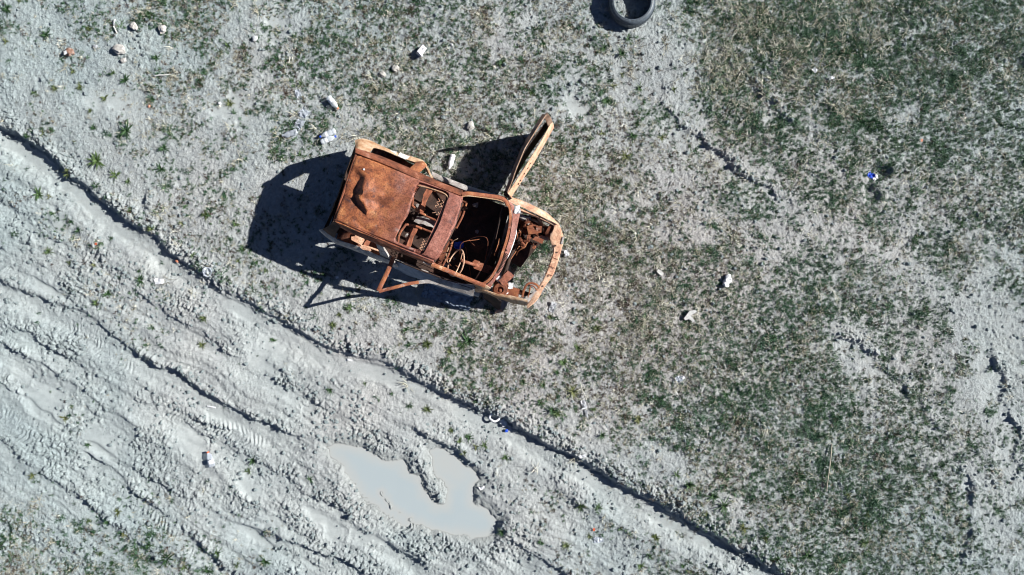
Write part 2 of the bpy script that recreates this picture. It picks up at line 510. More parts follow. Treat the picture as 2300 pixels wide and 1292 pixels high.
DK = (.05, .02, .013); BR = (.135, .047, .026); RB = (.235, .078, .04); OR = (.31, .118, .05); PK = (.38, .185, .125); PL = (.62, .37, .235); BG = (.52, .36, .235)
M = {}
M['ground'] = ground_material()
M['roof'] = rust('rust of the roof', [(.3, (.14, .055, .042)), (.45, (.24, .09, .066)), (.58, (.335, .14, .105)), (.75, (.41, .225, .185))], 3.4, (.06, .038, .042), .75, ash=.22, rough=.52,
                 tint=(0, .75, .05, [(.3, (.07, .028, .019)), (.41, (.16, .056, .03)), (.52, (.3, .102, .045)), (.62, (.41, .165, .07)), (.75, (.58, .3, .14))]))
M['rust'] = rust('red brown rust', [(.3, DK), (.42, BR), (.55, RB), (.72, PK)], 6, speck_amt=.5)
M['rust_orange'] = rust('orange rust', [(.3, BR), (.45, RB), (.6, OR), (.75, PL)], 6, speck_amt=.35, ash=.3)
M['rust_pale'] = rust('pale pink rust', [(.3, PK), (.45, (.55, .31, .2)), (.58, (.68, .44, .3)), (.75, (.76, .56, .42))], 5, (.3, .14, .07), .5, ash=.4)
M['rust_beige'] = rust('beige scorched rust', [(.3, (.3, .15, .08)), (.45, (.42, .24, .13)), (.58, BG), (.75, (.62, .49, .36))], 6, (.16, .07, .04), .55, ash=.5)
M['rust_grey'] = rust('grey brown scorched steel', [(.3, (.13, .075, .05)), (.45, (.26, .165, .115)), (.58, (.37, .26, .19)), (.75, (.5, .41, .33))], 7, (.12, .06, .035), .6, ash=.5)
M['grey_metal'] = rust('grey scorched steel', [(.3, (.2, .17, .15)), (.5, (.36, .33, .31)), (.7, (.55, .53, .5))], 8, (.2, .1, .06), .6, ash=.5)
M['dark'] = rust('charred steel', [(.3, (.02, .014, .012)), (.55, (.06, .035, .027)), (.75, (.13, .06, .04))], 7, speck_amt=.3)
M['ash'] = plain('white ash', (.78, .77, .76), .9, .25, 60)
M['wire'] = plain('bare copper brown wire', (.3, .14, .09), .6)
M['rubber'] = plain('weathered rubber', (.085, .105, .125), .5, .5, 40)
M['white_plastic'] = plain('white plastic', (.8, .8, .82), .4, .06, 30)
M['paper'] = plain('white paper', (.62, .63, .65), .8, .15, 20)
M['grey_plastic'] = plain('grey plastic', (.35, .36, .38), .5, .3, 25)
M['blue'] = plain('blue plastic', (.02, .08, .55), .4, .2)
M['red'] = plain('red plastic', (.65, .13, .06), .45, .2)
M['orange'] = plain('orange plastic', (.7, .27, .16), .45, .2)
M['clear'] = clear_plastic('clear plastic')
M['clear_dull'] = clear_plastic('dull clear plastic', (.62, .66, .72), .6)
M['label'] = plain('bottle label', (.75, .77, .8), .5, .1)
M['stone'] = plain('pale stone', (.55, .56, .57), .85, .25, 25)
M['clay_lump'] = plain('clay lump', (.43, .41, .38), .95, .25, 25)
M['brick'] = rust('burnt red lump', [(.3, (.15, .09, .07)), (.5, (.25, .14, .1)), (.7, (.42, .36, .32))], 14, ash=.4)
M['wood'] = plain('bleached wood', (.64, .63, .6), .8, .2, 18)
M['straw'] = plain('dry stalk', (.5, .44, .34), .8, .2, 18)
M['cloth'] = plain('blue grey cloth and door shade', (.2, .24, .3), .9, .35, 10)  # also colours the right door skin, painting in its shade
M['shoe'] = plain('pale shoe rubber', (.7, .7, .7), .6, .12, 30)
M['weed'] = leafy('weed leaf', (.025, .065, .022), (.045, .1, .035), (.09, .14, .045))
M['grass'] = leafy('green grass', (.013, .046, .022), (.024, .078, .034), (.065, .135, .05))
M['grass_fresh'] = leafy('blue green grass', (.03, .085, .05), (.055, .135, .075), (.1, .19, .11))
M['grass_dry'] = leafy('dry grass', (.22, .2, .14), (.42, .40, .31), (.66, .64, .56))
M['grass_brown'] = leafy('brown moss stems', (.05, .034, .026), (.085, .052, .038), (.065, .06, .035))


def water_material():
    m, nt, p = mat_base('milky puddle water')
    tc = nd(nt, 'ShaderNodeTexCoord').outputs['Object']
    n = noise_node(nt, tc, 1.2, 3)
    c = mix(nt, n.outputs[0], (.34, .392, .41), (.385, .43, .44))
    nt.links.new(c, p.inputs['Base Color'])
    p.inputs['Roughness'].default_value = .08
    p.inputs['IOR'].default_value = 1.33
    n2 = noise_node(nt, tc, 30, 3)
    bump(nt, p, n2.outputs[0], .05, .004)
    dp = nd(nt, 'ShaderNodeAttribute', attribute_name='depth').outputs['Fac']
    shl = ramp(nt, dp, [(.002, 1.0), (.06, 0.0)])
    nt.links.new(mix(nt, shl.outputs[0], c, (.41, .42, .405)), p.inputs['Base Color'])
    r = ramp(nt, dp, [(0, .5), (.005, .0)])
    t = nd(nt, 'ShaderNodeBsdfTransparent'); mx = nd(nt, 'ShaderNodeMixShader')
    nt.links.new(r.outputs[0], mx.inputs[0]); nt.links.new(p.outputs[0], mx.inputs[1]); nt.links.new(t.outputs[0], mx.inputs[2])
    nt.links.new(mx.outputs[0], nt.nodes['Material Output'].inputs[0])
    return m


M['water'] = water_material()


# ------------------------------------------------------------------ object helpers
def tag(o, label=None, cat=None, group=None, kind=None):
    if label: o['label'] = label
    if cat: o['category'] = cat
    if group: o['group'] = group
    if kind: o['kind'] = kind
    return o


def link(name, me, mat=None, parent=None, loc=None, rot=None):
    o = bpy.data.objects.new(name, me)
    COL.objects.link(o)
    if mat and me and not me.materials: me.materials.append(mat)
    if parent: o.parent = parent
    if loc is not None: o.location = loc
    if rot is not None: o.rotation_euler = rot
    return o


def empty(name, loc, rot=(0, 0, 0)):
    o = bpy.data.objects.new(name, None)
    o.empty_display_size = .1; o.location = loc; o.rotation_euler = rot
    COL.objects.link(o)
    return o


def mesh_of(name, verts, faces, smooth=30):
    me = bpy.data.meshes.new(name)
    me.from_pydata([tuple(v) for v in verts], [], faces)
    me.update()
    if smooth:
        me.shade_smooth(); me.set_sharp_from_angle(angle=R(smooth))
    return me


def bm_mesh(name, bm, smooth=30):
    bmesh.ops.recalc_face_normals(bm, faces=bm.faces)
    me = bpy.data.meshes.new(name); bm.to_mesh(me); bm.free()
    if smooth:
        me.shade_smooth(); me.set_sharp_from_angle(angle=R(smooth))
    return me


def spline(pts, n):
    """n points along a Catmull-Rom curve through pts, evenly by run length"""
    P = [Vector(p) for p in pts]
    if len(P) == 2:
        return [P[0].lerp(P[1], i / (n - 1)) for i in range(n)]
    Q = [P[0] * 2 - P[1]] + P + [P[-1] * 2 - P[-2]]
    dense = []
    for i in range(1, len(Q) - 2):
        a, b, c, d = Q[i - 1:i + 3]
        for k in range(10):
            t = k / 10
            dense.append(.5 * (2 * b + (c - a) * t + (2 * a - 5 * b + 4 * c - d) * t * t + (3 * b - a - 3 * c + d) * t ** 3))
    dense.append(P[-1])
    L = [0]
    for a, b in zip(dense[:-1], dense[1:]): L.append(L[-1] + (b - a).length)
    out = []; j = 0
    for i in range(n):
        s = L[-1] * i / (n - 1)
        while j < len(L) - 2 and L[j + 1] < s: j += 1
        t = (s - L[j]) / max(L[j + 1] - L[j], 1e-9)
        out.append(dense[j].lerp(dense[j + 1], min(max(t, 0), 1)))
    return out


def wobble(v, amp, sc=4.0, seed=0):
    if not amp: return v
    q = mnoise.noise_vector(v * sc + Vector((seed * 7.3, seed * 3.1, 5)))
    q2 = mnoise.noise_vector(v * sc * 3.3 + Vector((seed, 9, seed * 2.0)))
    return v + q * amp + q2 * amp * .35


_seed = [0]


def sheet(name, rows, mat, parent, n=24, m=None, thick=.006, wob=.006, wsc=4.0, smooth=38):
    """sheet metal lofted through rows of points"""
    _seed[0] += 1
    rr = [spline(r, n) for r in rows]
    m = m or max(2, (len(rows) - 1) * 4 + 1)
    cols = [spline([r[i] for r in rr], m) for i in range(n)]
    V = [wobble(cols[i][j], wob, wsc, _seed[0]) for i in range(n) for j in range(m)]
    F = [(i * m + j, (i + 1) * m + j, (i + 1) * m + j + 1, i * m + j + 1) for i in range(n - 1) for j in range(m - 1)]
    bm = bmesh.new()
    bv = [bm.verts.new(v) for v in V]
    for f in F: bm.faces.new([bv[k] for k in f])
    bmesh.ops.recalc_face_normals(bm, faces=bm.faces)
    bmesh.ops.solidify(bm, geom=bm.faces[:], thickness=thick)
    return link(name, bm_mesh(name, bm, smooth), mat, parent)


def tube_mesh(name, pts, r, segs=8, n=None, flat=1.0, wob=0, taper=None):
    n = n or max(2, (len(pts) - 1) * 5 + 1)
    P = [wobble(p, wob, 5, len(name)) for p in spline(pts, n)]
    V = []; F = []
    up = None
    for i, p in enumerate(P):
        t = (P[min(i + 1, n - 1)] - P[max(i - 1, 0)]).normalized()
        if up is None:
            up = Vector((0, 0, 1)) if abs(t.z) < .9 else Vector((1, 0, 0))
        side = t.cross(up).normalized(); up = side.cross(t).normalized()
        rr = r * (1 if taper is None else 1 + (taper - 1) * i / (n - 1))
        for k in range(segs):
            a = 2 * math.pi * (k + .5) / segs
            V.append(p + side * math.cos(a) * rr + up * math.sin(a) * rr * flat)
    for i in range(n - 1):
        for k in range(segs):
            F.append((i * segs + k, i * segs + (k + 1) % segs, (i + 1) * segs + (k + 1) % segs, (i + 1) * segs + k))
    F.append(tuple(range(segs - 1, -1, -1))); F.append(tuple((n - 1) * segs + k for k in range(segs)))
    return mesh_of(name, V, F, 50)


def tube(name, pts, r, mat, parent=None, **kw):
    return link(name, tube_mesh(name, pts, r, **kw), mat, parent)


def box_mesh(name, size, bev=.006, wob=0, cuts=0):
    bm = bmesh.new(); bmesh.ops.create_cube(bm, size=1)
    bmesh.ops.scale(bm, vec=size, verts=bm.verts)
    if cuts: bmesh.ops.subdivide_edges(bm, edges=bm.edges[:], cuts=cuts, use_grid_fill=True)
    elif bev: bmesh.ops.bevel(bm, geom=bm.edges[:], offset=min(bev, min(size) * .3), segments=2, affect='EDGES')
    if wob:
        _seed[0] += 1
        for v in bm.verts: v.co = wobble(v.co, wob, 9, _seed[0])
    return bm_mesh(name, bm, 35)


def box(name, c, size, mat, parent=None, rot=(0, 0, 0), **kw):
    return link(name, box_mesh(name, size, **kw), mat, parent, c, rot)


def lathe_mesh(name, prof, segs=20, close=False):
    V = []; F = []
    for r, z in prof:
        for k in range(segs):
            a = 2 * math.pi * k / segs
            V.append((r * math.cos(a), r * math.sin(a), z))
    n = len(prof)
    for i in range(n if close else n - 1):
        j = (i + 1) % n
        for k in range(segs):
            F.append((i * segs + k, i * segs + (k + 1) % segs, j * segs + (k + 1) % segs, j * segs + k))
    if not close:
        F.append(tuple(range(segs - 1, -1, -1))); F.append(tuple((n - 1) * segs + k for k in range(segs)))
    return mesh_of(name, V, F, 40)


def plate(name, outline, mat, parent, holes=(), thick=.005, mtx=None, wob=.004):
    """flat plate cut from an outline with holes, placed by mtx"""
    loops = [[Vector((p[0], p[1], 0)) for p in outline]] + [[Vector((p[0], p[1], 0)) for p in h] for h in holes]
    tri = tessellate_polygon(loops)
    V = [v for l in loops for v in l]
    bm = bmesh.new(); _seed[0] += 1
    bv = [bm.verts.new(wobble((mtx @ v) if mtx else v, wob, 5, _seed[0])) for v in V]
    for t in tri:
        try: bm.faces.new([bv[k] for k in t])
        except ValueError: pass
    bmesh.ops.recalc_face_normals(bm, faces=bm.faces)
    bmesh.ops.solidify(bm, geom=bm.faces[:], thickness=thick)
    return link(name, bm_mesh(name, bm, 30), mat, parent)


def circ(cx, cy, r, n=12):
    return [(cx + r * math.cos(2 * math.pi * k / n), cy + r * math.sin(2 * math.pi * k / n)) for k in range(n)]


def rock_mesh(name, r, seed, sub=2, squash=.7, rough=.3):
    bm = bmesh.new(); bmesh.ops.create_icosphere(bm, subdivisions=sub, radius=1)
    for v in bm.verts:
        d = v.co.normalized()
        k = 1 + rough * mnoise.noise(d * 1.3 + Vector((seed * 3.1, 0, 0))) + rough * .6 * mnoise.noise(d * 3.1 + Vector((0, seed * 2.7, 0)))
        v.co = Vector((d.x * r * k * 1.12, d.y * r * k * .92, d.z * r * k * squash))
    return bm_mesh(name, bm, 28)


def crumple_mesh(name, w, l, seed, amp=.02, n=12, curl=0.0, thick=.0015, ragged=.12):
    bm = bmesh.new(); g = []
    for i in range(n):
        for j in range(n):
            x = (i / (n - 1) - .5) * w; y = (j / (n - 1) - .5) * l
            e = max(abs(x) / w, abs(y) / l) * 2
            q = mnoise.noise_vector(Vector((x * 14, y * 14, seed * 3.3)))
            q2 = mnoise.noise_vector(Vector((x * 38, y * 38, seed * 1.3)))
            z = abs(q.z) * amp * 1.6 + q2.z * amp * .5 + curl * (e ** 2)
            g.append(bm.verts.new((x * (1 + ragged * q.x * 3 * e) + q2.x * amp * .4, y * (1 + ragged * q.y * 3 * e) + q2.y * amp * .4, z)))
    for i in range(n - 1):
        for j in range(n - 1):
            bm.faces.new((g[i * n + j], g[(i + 1) * n + j], g[(i + 1) * n + j + 1], g[i * n + j + 1]))
    bmesh.ops.recalc_face_normals(bm, faces=bm.faces)
    bmesh.ops.solidify(bm, geom=bm.faces[:], thickness=thick)
    return bm_mesh(name, bm, 25)


# ------------------------------------------------------------------ ground and puddle objects
def grid_mesh(name, X, Y, Z, nx, ny):
    me = bpy.data.meshes.new(name)
    nv = nx * ny; nf = (nx - 1) * (ny - 1)
    co = np.stack([X, Y, Z], 1).astype(np.float32).ravel()
    i = np.arange(nv, dtype=np.int32).reshape(ny, nx)
    q = np.stack([i[:-1, :-1], i[:-1, 1:], i[1:, 1:], i[1:, :-1]], -1).reshape(-1)
    me.vertices.add(nv); me.vertices.foreach_set('co', co)
    me.loops.add(nf * 4); me.loops.foreach_set('vertex_index', q)
    me.polygons.add(nf); me.polygons.foreach_set('loop_start', np.arange(0, nf * 4, 4, dtype=np.int32))
    me.polygons.foreach_set('use_smooth', np.ones(nf, bool))
    me.update(calc_edges=True)
    return me


def fattr(me, name, arr):
    a = me.attributes.new(name, 'FLOAT', 'POINT'); a.data.foreach_set('value', np.ascontiguousarray(arr, np.float32))


gme = grid_mesh('ground', gx, gy, hh, nx, ny)
fattr(gme, 'silt', np.clip(silt, 0, 1)); fattr(gme, 'wet', np.clip(wetm, 0, 1))
turf = np.clip(gg * 1.2 + fbm(gx, gy, .5, 201, 3) * .35 - .12, 0, 1)
fattr(gme, 'turf', turf)
pxg = gx * S + 1150; pyg = 646 - gy * S
warm = np.clip(1.05 - np.hypot((pxg - 1250) / 1000, (pyg - 640) / 620) * .75 + fbm(gx, gy, 1.3, 205, 3) * .35, 0, 1)  # lens tint from centre to edges put into the clay colour, plus random tone
fattr(gme, 'warm', warm)
ground = link('ground', gme, M['ground'])
tag(ground, 'dry pale grey clay ground with ruts and clods', kind='structure')

wx = np.arange(at(700, 0)[0], at(1140, 0)[0], .03, dtype=np.float32); wy = np.arange(at(0, 1240)[1], at(0, 970)[1], .03, dtype=np.float32)
WX, WY = np.meshgrid(wx, wy)
wme = grid_mesh('puddle', WX.ravel(), WY.ravel(), np.full(WX.size, WATER_Z, np.float32), len(wx), len(wy))
wdep = WATER_Z - ground_z(WX.ravel(), WY.ravel())
fattr(wme, 'depth', wdep)
kp = polysd(WX.ravel(), WY.ravel(), PUDDLE) > -.16
bmw = bmesh.new(); bmw.from_mesh(wme); bmw.verts.ensure_lookup_table()
bmesh.ops.delete(bmw, geom=[v for v in bmw.verts if not kp[v.index]], context='VERTS')
bmw.to_mesh(wme); bmw.free()
puddle = link('puddle', wme, M['water'])
tag(puddle, 'milky grey water standing in the churned mud', kind='structure')

# ------------------------------------------------------------------ the burnt car
CAR = empty('burnt_car', (-1.6, 1.126, .015), (0, 0, R(-22)))
CAR.scale = (1, 1, .955)                  # it has sunk a little on its bare drums
tag(CAR, 'burnt rusty brown small hatchback wreck with its doors open', 'car')
_ca, _sa = math.cos(R(-22)), math.sin(R(-22))


def C(px, py, z):
    """car coordinates (x forward, y left, z up) of the point seen at a pixel at height z"""
    p = at(px, py, z); x = p.x + 1.6; y = p.y - 1.126
    return Vector((x * _ca + y * _sa, -x * _sa + y * _ca, z))


def CC(pts):
    return [C(*p) for p in pts]


ROOF_Z = 1.2


def roof_panel():
    hole = [(936, 423), (930, 438), (924, 454), (921, 465), (919, 476), (914, 487), (905, 499), (898, 513), (892, 524), (887, 534), (888, 540), (893, 544), (914, 553),
            (933, 559), (945, 562), (950, 559), (956, 548), (979, 497), (996, 456), (1001, 445), (1000, 439), (994, 434), (975, 428), (955, 421), (942, 417)]
    hp = [C(a, b, ROOF_Z) for a, b in hole]
    out = [(800, 333), (788, 368), (775, 405), (762, 447), (747, 497), (790, 517), (846, 540), (900, 561.5), (973, 591), (986, 575), (1006, 540), (1024, 500), (1036, 462), (1039, 438), (1000, 423), (926, 392), (865, 366)]
    op = [C(a, b, ROOF_Z) for a, b in out]
    cx = Vector((.3, .0, 0))
    N, MR = 220, 64

    def closed(pts, n):
        L = [0]
        Q = pts + [pts[0]]
        for a, b in zip(Q[:-1], Q[1:]): L.append(L[-1] + (b - a).length)
        return Q, L

    def ray(pts, ang):
        d = Vector((math.cos(ang), math.sin(ang), 0)); best = None
        Q = pts + [pts[0]]
        for a, b in zip(Q[:-1], Q[1:]):
            e = b - a; den = d.x * (-e.y) + d.y * e.x
            if abs(den) < 1e-9: continue
            rx, ry = a.x - cx.x, a.y - cx.y
            t = (rx * (-e.y) + ry * e.x) / den; s = (d.x * ry - d.y * rx) / den
            if t > 0 and -1e-6 <= s <= 1 + 1e-6 and (best is None or t < best): best = t
        return best or .1
    # directions: dense near the outline's corners, so they stay crisp
    angs = sorted([2 * math.pi * k / N - math.pi for k in range(N)] + [math.atan2(p.y - cx.y, p.x - cx.x) + e for p in (op[0], op[4], op[8], op[13]) for e in (-.012, 0, .012)]
                  + [math.atan2(p.y - cx.y, p.x - cx.x) for p in hp])
    ridge = CC([(832, 362, ROOF_Z), (824, 388, ROOF_Z), (811, 420, ROOF_Z), (801, 441, ROOF_Z), (806, 455, ROOF_Z), (822, 474, ROOF_Z), (824, 492, ROOF_Z), (818, 512, ROOF_Z)])
    rp = [(p.x, p.y) for p in ridge]
    cr = CC([(766, 424, ROOF_Z), (784, 430, ROOF_Z), (801, 441, ROOF_Z)]); cp = [(p.x, p.y) for p in cr]
    pts = []; hd = []
    for a in angs:
        r0 = ray(hp, a); r1 = max(ray(op, a), r0 + .02)
        for j in range(MR + 1):
            t = j / MR
            t = .25 * t + .75 * t ** 1.25
            rr = r0 + (r1 - r0) * t
            pts.append((cx.x + math.cos(a) * rr, cx.y + math.sin(a) * rr)); hd.append((rr - r0, r1 - rr, a))
    A = np.array(pts, np.float32); X = A[:, 0]; Y = A[:, 1]; HD = np.array(hd, np.float32)
    z = np.full(len(X), ROOF_Z, np.float32) + .03 - .045 * (np.abs(Y) / .55) ** 2.5 - .035 * np.clip((X - .35) / .4, 0, 1) ** 2 - .03 * np.clip((-X - .55) / .35, 0, 1) ** 2
    # dents: flat facets meeting in sharp creases
    K = [(825, 366, 0), (806, 399, -.035), (799, 433, -.05), (835, 377, .0), (822, 394, .02), (817, 420, .052), (806, 441, .045), (846, 432, .0), (862, 447, -.03), (850, 457, -.05), (828, 447, -.012), (817, 434, .055),
         (795, 438, -.055), (799, 458, -.055), (812, 470, -.045), (807, 447, .035), (818, 458, .03), (824, 474, .012), (822, 486, -.028), (813, 510, -.032), (848, 465, -.036), (773, 415, -.018), (796, 428, -.045),
         (790, 370, .0), (768, 430, -.04), (756, 470, -.015), (780, 480, -.02), (800, 340, 0), (840, 356, 0), (880, 374, 0), (930, 396, 0), (750, 494, 0), (800, 515, 0), (850, 536, 0), (895, 556, 0), (925, 430, 0), (905, 500, 0), (888, 540, 0),
         (872, 412, -.014), (882, 470, -.024), (858, 505, -.02), (790, 395, -.02), (786, 440, -.035), (840, 400, .012), (780, 330, 0), (730, 500, 0), (1045, 430, 0), (975, 600, 0), (1000, 440, 0), (950, 565, 0), (835, 522, -.012)]
    kl = [C(a, b, ROOF_Z) for a, b, _ in K]
    cv, _, cf, ov, _, _ = delaunay_2d_cdt([Vector((q.x, q.y)) for q in kl], [], [], 0, 1e-6)
    kz = [K[o[0]][2] for o in ov]
    jx_ = X + .012 * fbm(X, Y, .1, 3, 2); jy_ = Y + .012 * fbm(X, Y, .1, 4, 2)
    dent = np.zeros_like(X)
    for f in cf:
        (ax, ay), (bx, by), (c_x, c_y) = cv[f[0]], cv[f[1]], cv[f[2]]
        det = (by - c_y) * (ax - c_x) + (c_x - bx) * (ay - c_y)
        if abs(det) < 1e-9: continue
        l1 = ((by - c_y) * (jx_ - c_x) + (c_x - bx) * (jy_ - c_y)) / det; l2 = ((c_y - ay) * (jx_ - c_x) + (ax - c_x) * (jy_ - c_y)) / det; l3 = 1 - l1 - l2
        ins = (l1 >= -1e-4) & (l2 >= -1e-4) & (l3 >= -1e-4)
        dent = np.where(ins, l1 * kz[f[0]] + l2 * kz[f[1]] + l3 * kz[f[2]], dent)
    z = z + dent * 1.15
    z = z + .008 * fbm(X, Y, .3, 8, 3) + .0035 * fbm(X, Y, .09, 9, 2)
    # gutter along both sides
    for sgn in (1, -1):
        lx = Y * sgn
    gut = HD[:, 1]
    sidef = (np.abs(np.sin(HD[:, 2])) > .0)
    z = z - .026 * np.exp(-((np.abs(Y) - .505) / .013) ** 2)
    z = z - .03 * (1 - sstep(0, .03, gut))
    # stepped seat of the sunroof at the front and left
    front = (Y > .30) | (X > .40)
    led = np.where(front, (1 - sstep(.05, .056, HD[:, 0])) * .045, (1 - sstep(.0, .035, HD[:, 0])) * .012)
    z = z - led + np.where(front, .012 * (1 - sstep(.006, .012, HD[:, 0])), 0)
    n = len(angs); m = MR + 1
    bm = bmesh.new()
    bv = [bm.verts.new((float(x), float(y), float(q))) for x, y, q in zip(X, Y, z)]
    for i in range(n):
        k = (i + 1) % n
        for j in range(m - 1):
            bm.faces.new((bv[i * m + j], bv[k * m + j], bv[k * m + j + 1], bv[i * m + j + 1]))
    bmesh.ops.remove_doubles(bm, verts=bm.verts, dist=.0002)
    bmesh.ops.recalc_face_normals(bm, faces=bm.faces)
    if sum(f.normal.z for f in bm.faces) < 0: bmesh.ops.reverse_faces(bm, faces=bm.faces)
    bmesh.ops.solidify(bm, geom=bm.faces[:], thickness=.005)
    me = bm_mesh('roof', bm, 45)
    o = link('roof', me, M['roof'], CAR)
    return o


ROOF = roof_panel()
p = C(816, 380, 1.22)
nub = link('white_spot', lathe_mesh('white_spot', [(.016, 0), (.016, .01), (.007, .022)], 10), M['white_plastic'], ROOF, p)  # small white spot on the roof, built as a raised stub
ga = C(936, 412, 1.2)
# sunroof seal left on the front and left edges
tube('seal_strip', CC([(939, 416, 1.185), (960, 421, 1.185), (985, 429, 1.185), (1000, 436, 1.18), (1005, 446, 1.175), (997, 466, 1.175), (979, 505, 1.175), (962, 542, 1.175), (951, 563, 1.17)]), .009, M['rust_beige'], ROOF, n=50, segs=6)

# side rails, pillars
sheet('roof_rail', [CC([(797, 342, 1.185), (865, 368.5, 1.19), (926, 396, 1.19), (1034, 438.5, 1.16)]), CC([(797, 334, 1.16), (860, 358, 1.17), (924, 386, 1.17), (1038, 431, 1.14)]),
                    CC([(798, 331, 1.09), (853, 349, 1.07), (921, 377, 1.07), (975, 402, 1.08), (1040, 428, 1.09)])], M['rust'], CAR, n=40, thick=.03, wob=.004)
sheet('roof_rail', [CC([(754, 491, 1.185), (800, 513, 1.19), (846, 534, 1.19), (900, 557, 1.18), (973, 590, 1.15)]), CC([(747, 495, 1.15), (792, 521, 1.13), (844, 544, 1.13), (900, 566, 1.13), (970, 594, 1.13)]),
                    CC([(753, 505, 1.02), (793, 526, 1.04), (844, 548, 1.05), (900, 569, 1.07), (969, 597, 1.09)])], M['rust'], CAR, n=40, thick=.03, wob=.006)
tube('windscreen_pillar', CC([(1036, 436, 1.13), (1050, 434, 1.11), (1085, 438, 1.02), (1120, 443, .92), (1134, 449, .86), (1141, 462, .83)]), .03, M['rust_orange'], CAR, flat=.8, wob=.004)
tube('windscreen_flange', CC([(1036, 441, 1.12), (1052, 439, 1.1), (1085, 443, 1.01), (1117, 448, .91), (1131, 453, .86)]), .012, M['rust_beige'], CAR, wob=.002, segs=6)
tube('windscreen_pillar', CC([(968, 593, 1.13), (1000, 606, 1.05), (1031, 619, .96), (1067, 634, .87), (1090, 642, .83)]), .034, M['rust_orange'], CAR, flat=.8, wob=.005)
tube('drip_rail', CC([(950, 588, 1.1), (985, 603, 1.04), (1020, 618, .96), (1040, 628, .9)]), .012, M['grey_metal'], CAR, wob=.004, segs=6)
tube('roof_header', CC([(974, 588, 1.12), (1004, 541, 1.15), (1022, 501, 1.15), (1036, 455, 1.14)]), .022, M['dark'], CAR, wob=.003)

# left rear corner: D pillar, shoulder, quarter panel
sheet('rear_pillar', [CC([(797, 342, 1.175), (803, 340, 1.16), (815, 340, 1.12), (828, 343, 1.08)]), CC([(797, 328, 1.02), (805, 322, .98), (818, 325, .94), (838, 331, .88)]), CC([(797, 315, .86), (808, 311, .8), (822, 312, .76), (845, 321, .74)])],
      M['rust_beige'], CAR, n=16, m=14, thick=.02, wob=.008)
sheet('quarter_panel', [CC([(822, 335, .86), (838, 332, .84), (855, 335, .83), (872, 341, .82), (890, 349, .81), (911, 357, .8), (936, 365, .8), (952, 372, .78)]),
                        CC([(812, 318, .82), (838, 322, .79), (862, 331, .78), (885, 340, .77), (908, 347, .76), (926, 353, .76), (945, 359, .76), (957, 368, .74)]),
                        CC([(806, 313, .74), (838, 319, .7), (865, 331, .69), (883, 339, .69), (908, 346, .69), (926, 352, .69), (948, 359, .68), (958, 370, .66)]),
                        CC([(806, 316, .55), (838, 323, .5), (865, 334, .48), (885, 342, .48), (908, 350, .48), (928, 357, .47), (950, 365, .45), (961, 376, .45)]),
                        CC([(812, 325, .22), (842, 333, .3), (866, 341, .38), (886, 350, .4), (910, 359, .36), (930, 367, .25), (952, 376, .2), (966, 386, .2)])],
      M['rust_beige'], CAR, n=44, m=22, thick=.008, wob=.007)
for a, b, w, l, t in ((882, 342, .09, .05, 10), (905, 350.5, .16, .07, -2)):
    q = C(a, b, .79)
    link('ash_patch', crumple_mesh('ash_patch', w, l, a, .006, 8, thick=.002), M['ash'], CAR, q, (R(-14), 0, R(t)))
sheet('middle_pillar', [CC([(919, 378, 1.09), (928, 382, 1.09), (938, 389, 1.08)]), CC([(930, 368, .92), (942, 370, .92), (951, 378, .92)]), CC([(937, 362, .8), (951, 362, .79), (959, 372, .78)])],
      M['rust_orange'], CAR, n=12, m=14, thick=.03, wob=.006)
sheet('door_post', [CC([(950, 363, .78), (956, 373, .6), (962, 386, .4), (972, 397, .22)]), CC([(957, 368, .78), (963, 379, .6), (968, 391, .4), (976, 402, .22)])], M['rust_beige'], CAR, n=14, m=4, thick=.03, wob=.006)
# sills
for nm, pa, pb, mt in (('sill', [(970, 386, .26), (1005, 400, .26), (1040, 414, .25), (1090, 430, .25), (1138, 444, .25)], [(974, 399, .28), (1005, 411, .28), (1037, 425, .28), (1085, 441, .27), (1130, 455, .27)], 'grey_metal'),
                       ('sill', [(1075, 668, .2), (1000, 640, .2), (940, 620, .2), (880, 598, .2)], [(1080, 655, .24), (1005, 627, .24), (945, 605, .24), (885, 582, .24)], 'grey_metal')):
    A = CC(pa); B = CC(pb)
    lo = [v - Vector((0, 0, .14)) for v in A]
    sheet(nm, [lo, A, B, [v - Vector((0, 0, .12)) for v in B]], M[mt], CAR, n=30, m=13, thick=.006, wob=.006)

# right rear quarter
sheet('quarter_panel', [CC([(722, 514, .72), (737, 525, .73), (750, 533, .74), (760, 541, .74), (782, 547, .74), (811, 556, .74), (831, 566, .73), (872, 584, .72), (892, 594, .7)]),
                        CC([(716, 516, .68), (733, 531, .66), (750, 544, .66), (766, 550, .66), (785, 557, .66), (811, 567, .66), (841, 579, .66), (874, 591, .66), (893, 600, .64)]),
                        CC([(718, 518, .45), (735, 534, .45), (752, 546, .44), (768, 552, .44), (787, 559, .44), (813, 569, .44), (842, 581, .44), (875, 593, .42), (893, 602, .4)]),
                        CC([(726, 514, .2), (742, 530, .22), (758, 541, .3), (773, 547, .38), (792, 553, .4), (816, 562, .36), (844, 573, .24), (875, 585, .18), (893, 593, .18)])],
      M['grey_metal'], CAR, n=44, m=19, thick=.008, wob=.01)
sheet('middle_pillar', [CC([(843, 548, 1.06), (850, 550, 1.06), (857, 553, 1.06)]), CC([(848, 558, .92), (858, 562, .92), (866, 567, .9)]), CC([(855, 572, .74), (866, 577, .74), (876, 582, .72)]), CC([(864, 580, .4), (873, 584, .4), (880, 588, .35)])],
      M['grey_metal'], CAR, n=10, m=16, thick=.03, wob=.012)
sheet('rear_pillar', [CC([(747, 497, 1.16), (753, 502, 1.12), (764, 508, 1.1)]), CC([(736, 509, .95), (742, 516, .93), (754, 524, .9)]), CC([(724, 515, .72), (734, 524, .72), (750, 534, .73)])], M['dark'], CAR, n=10, m=12, thick=.02, wob=.008)
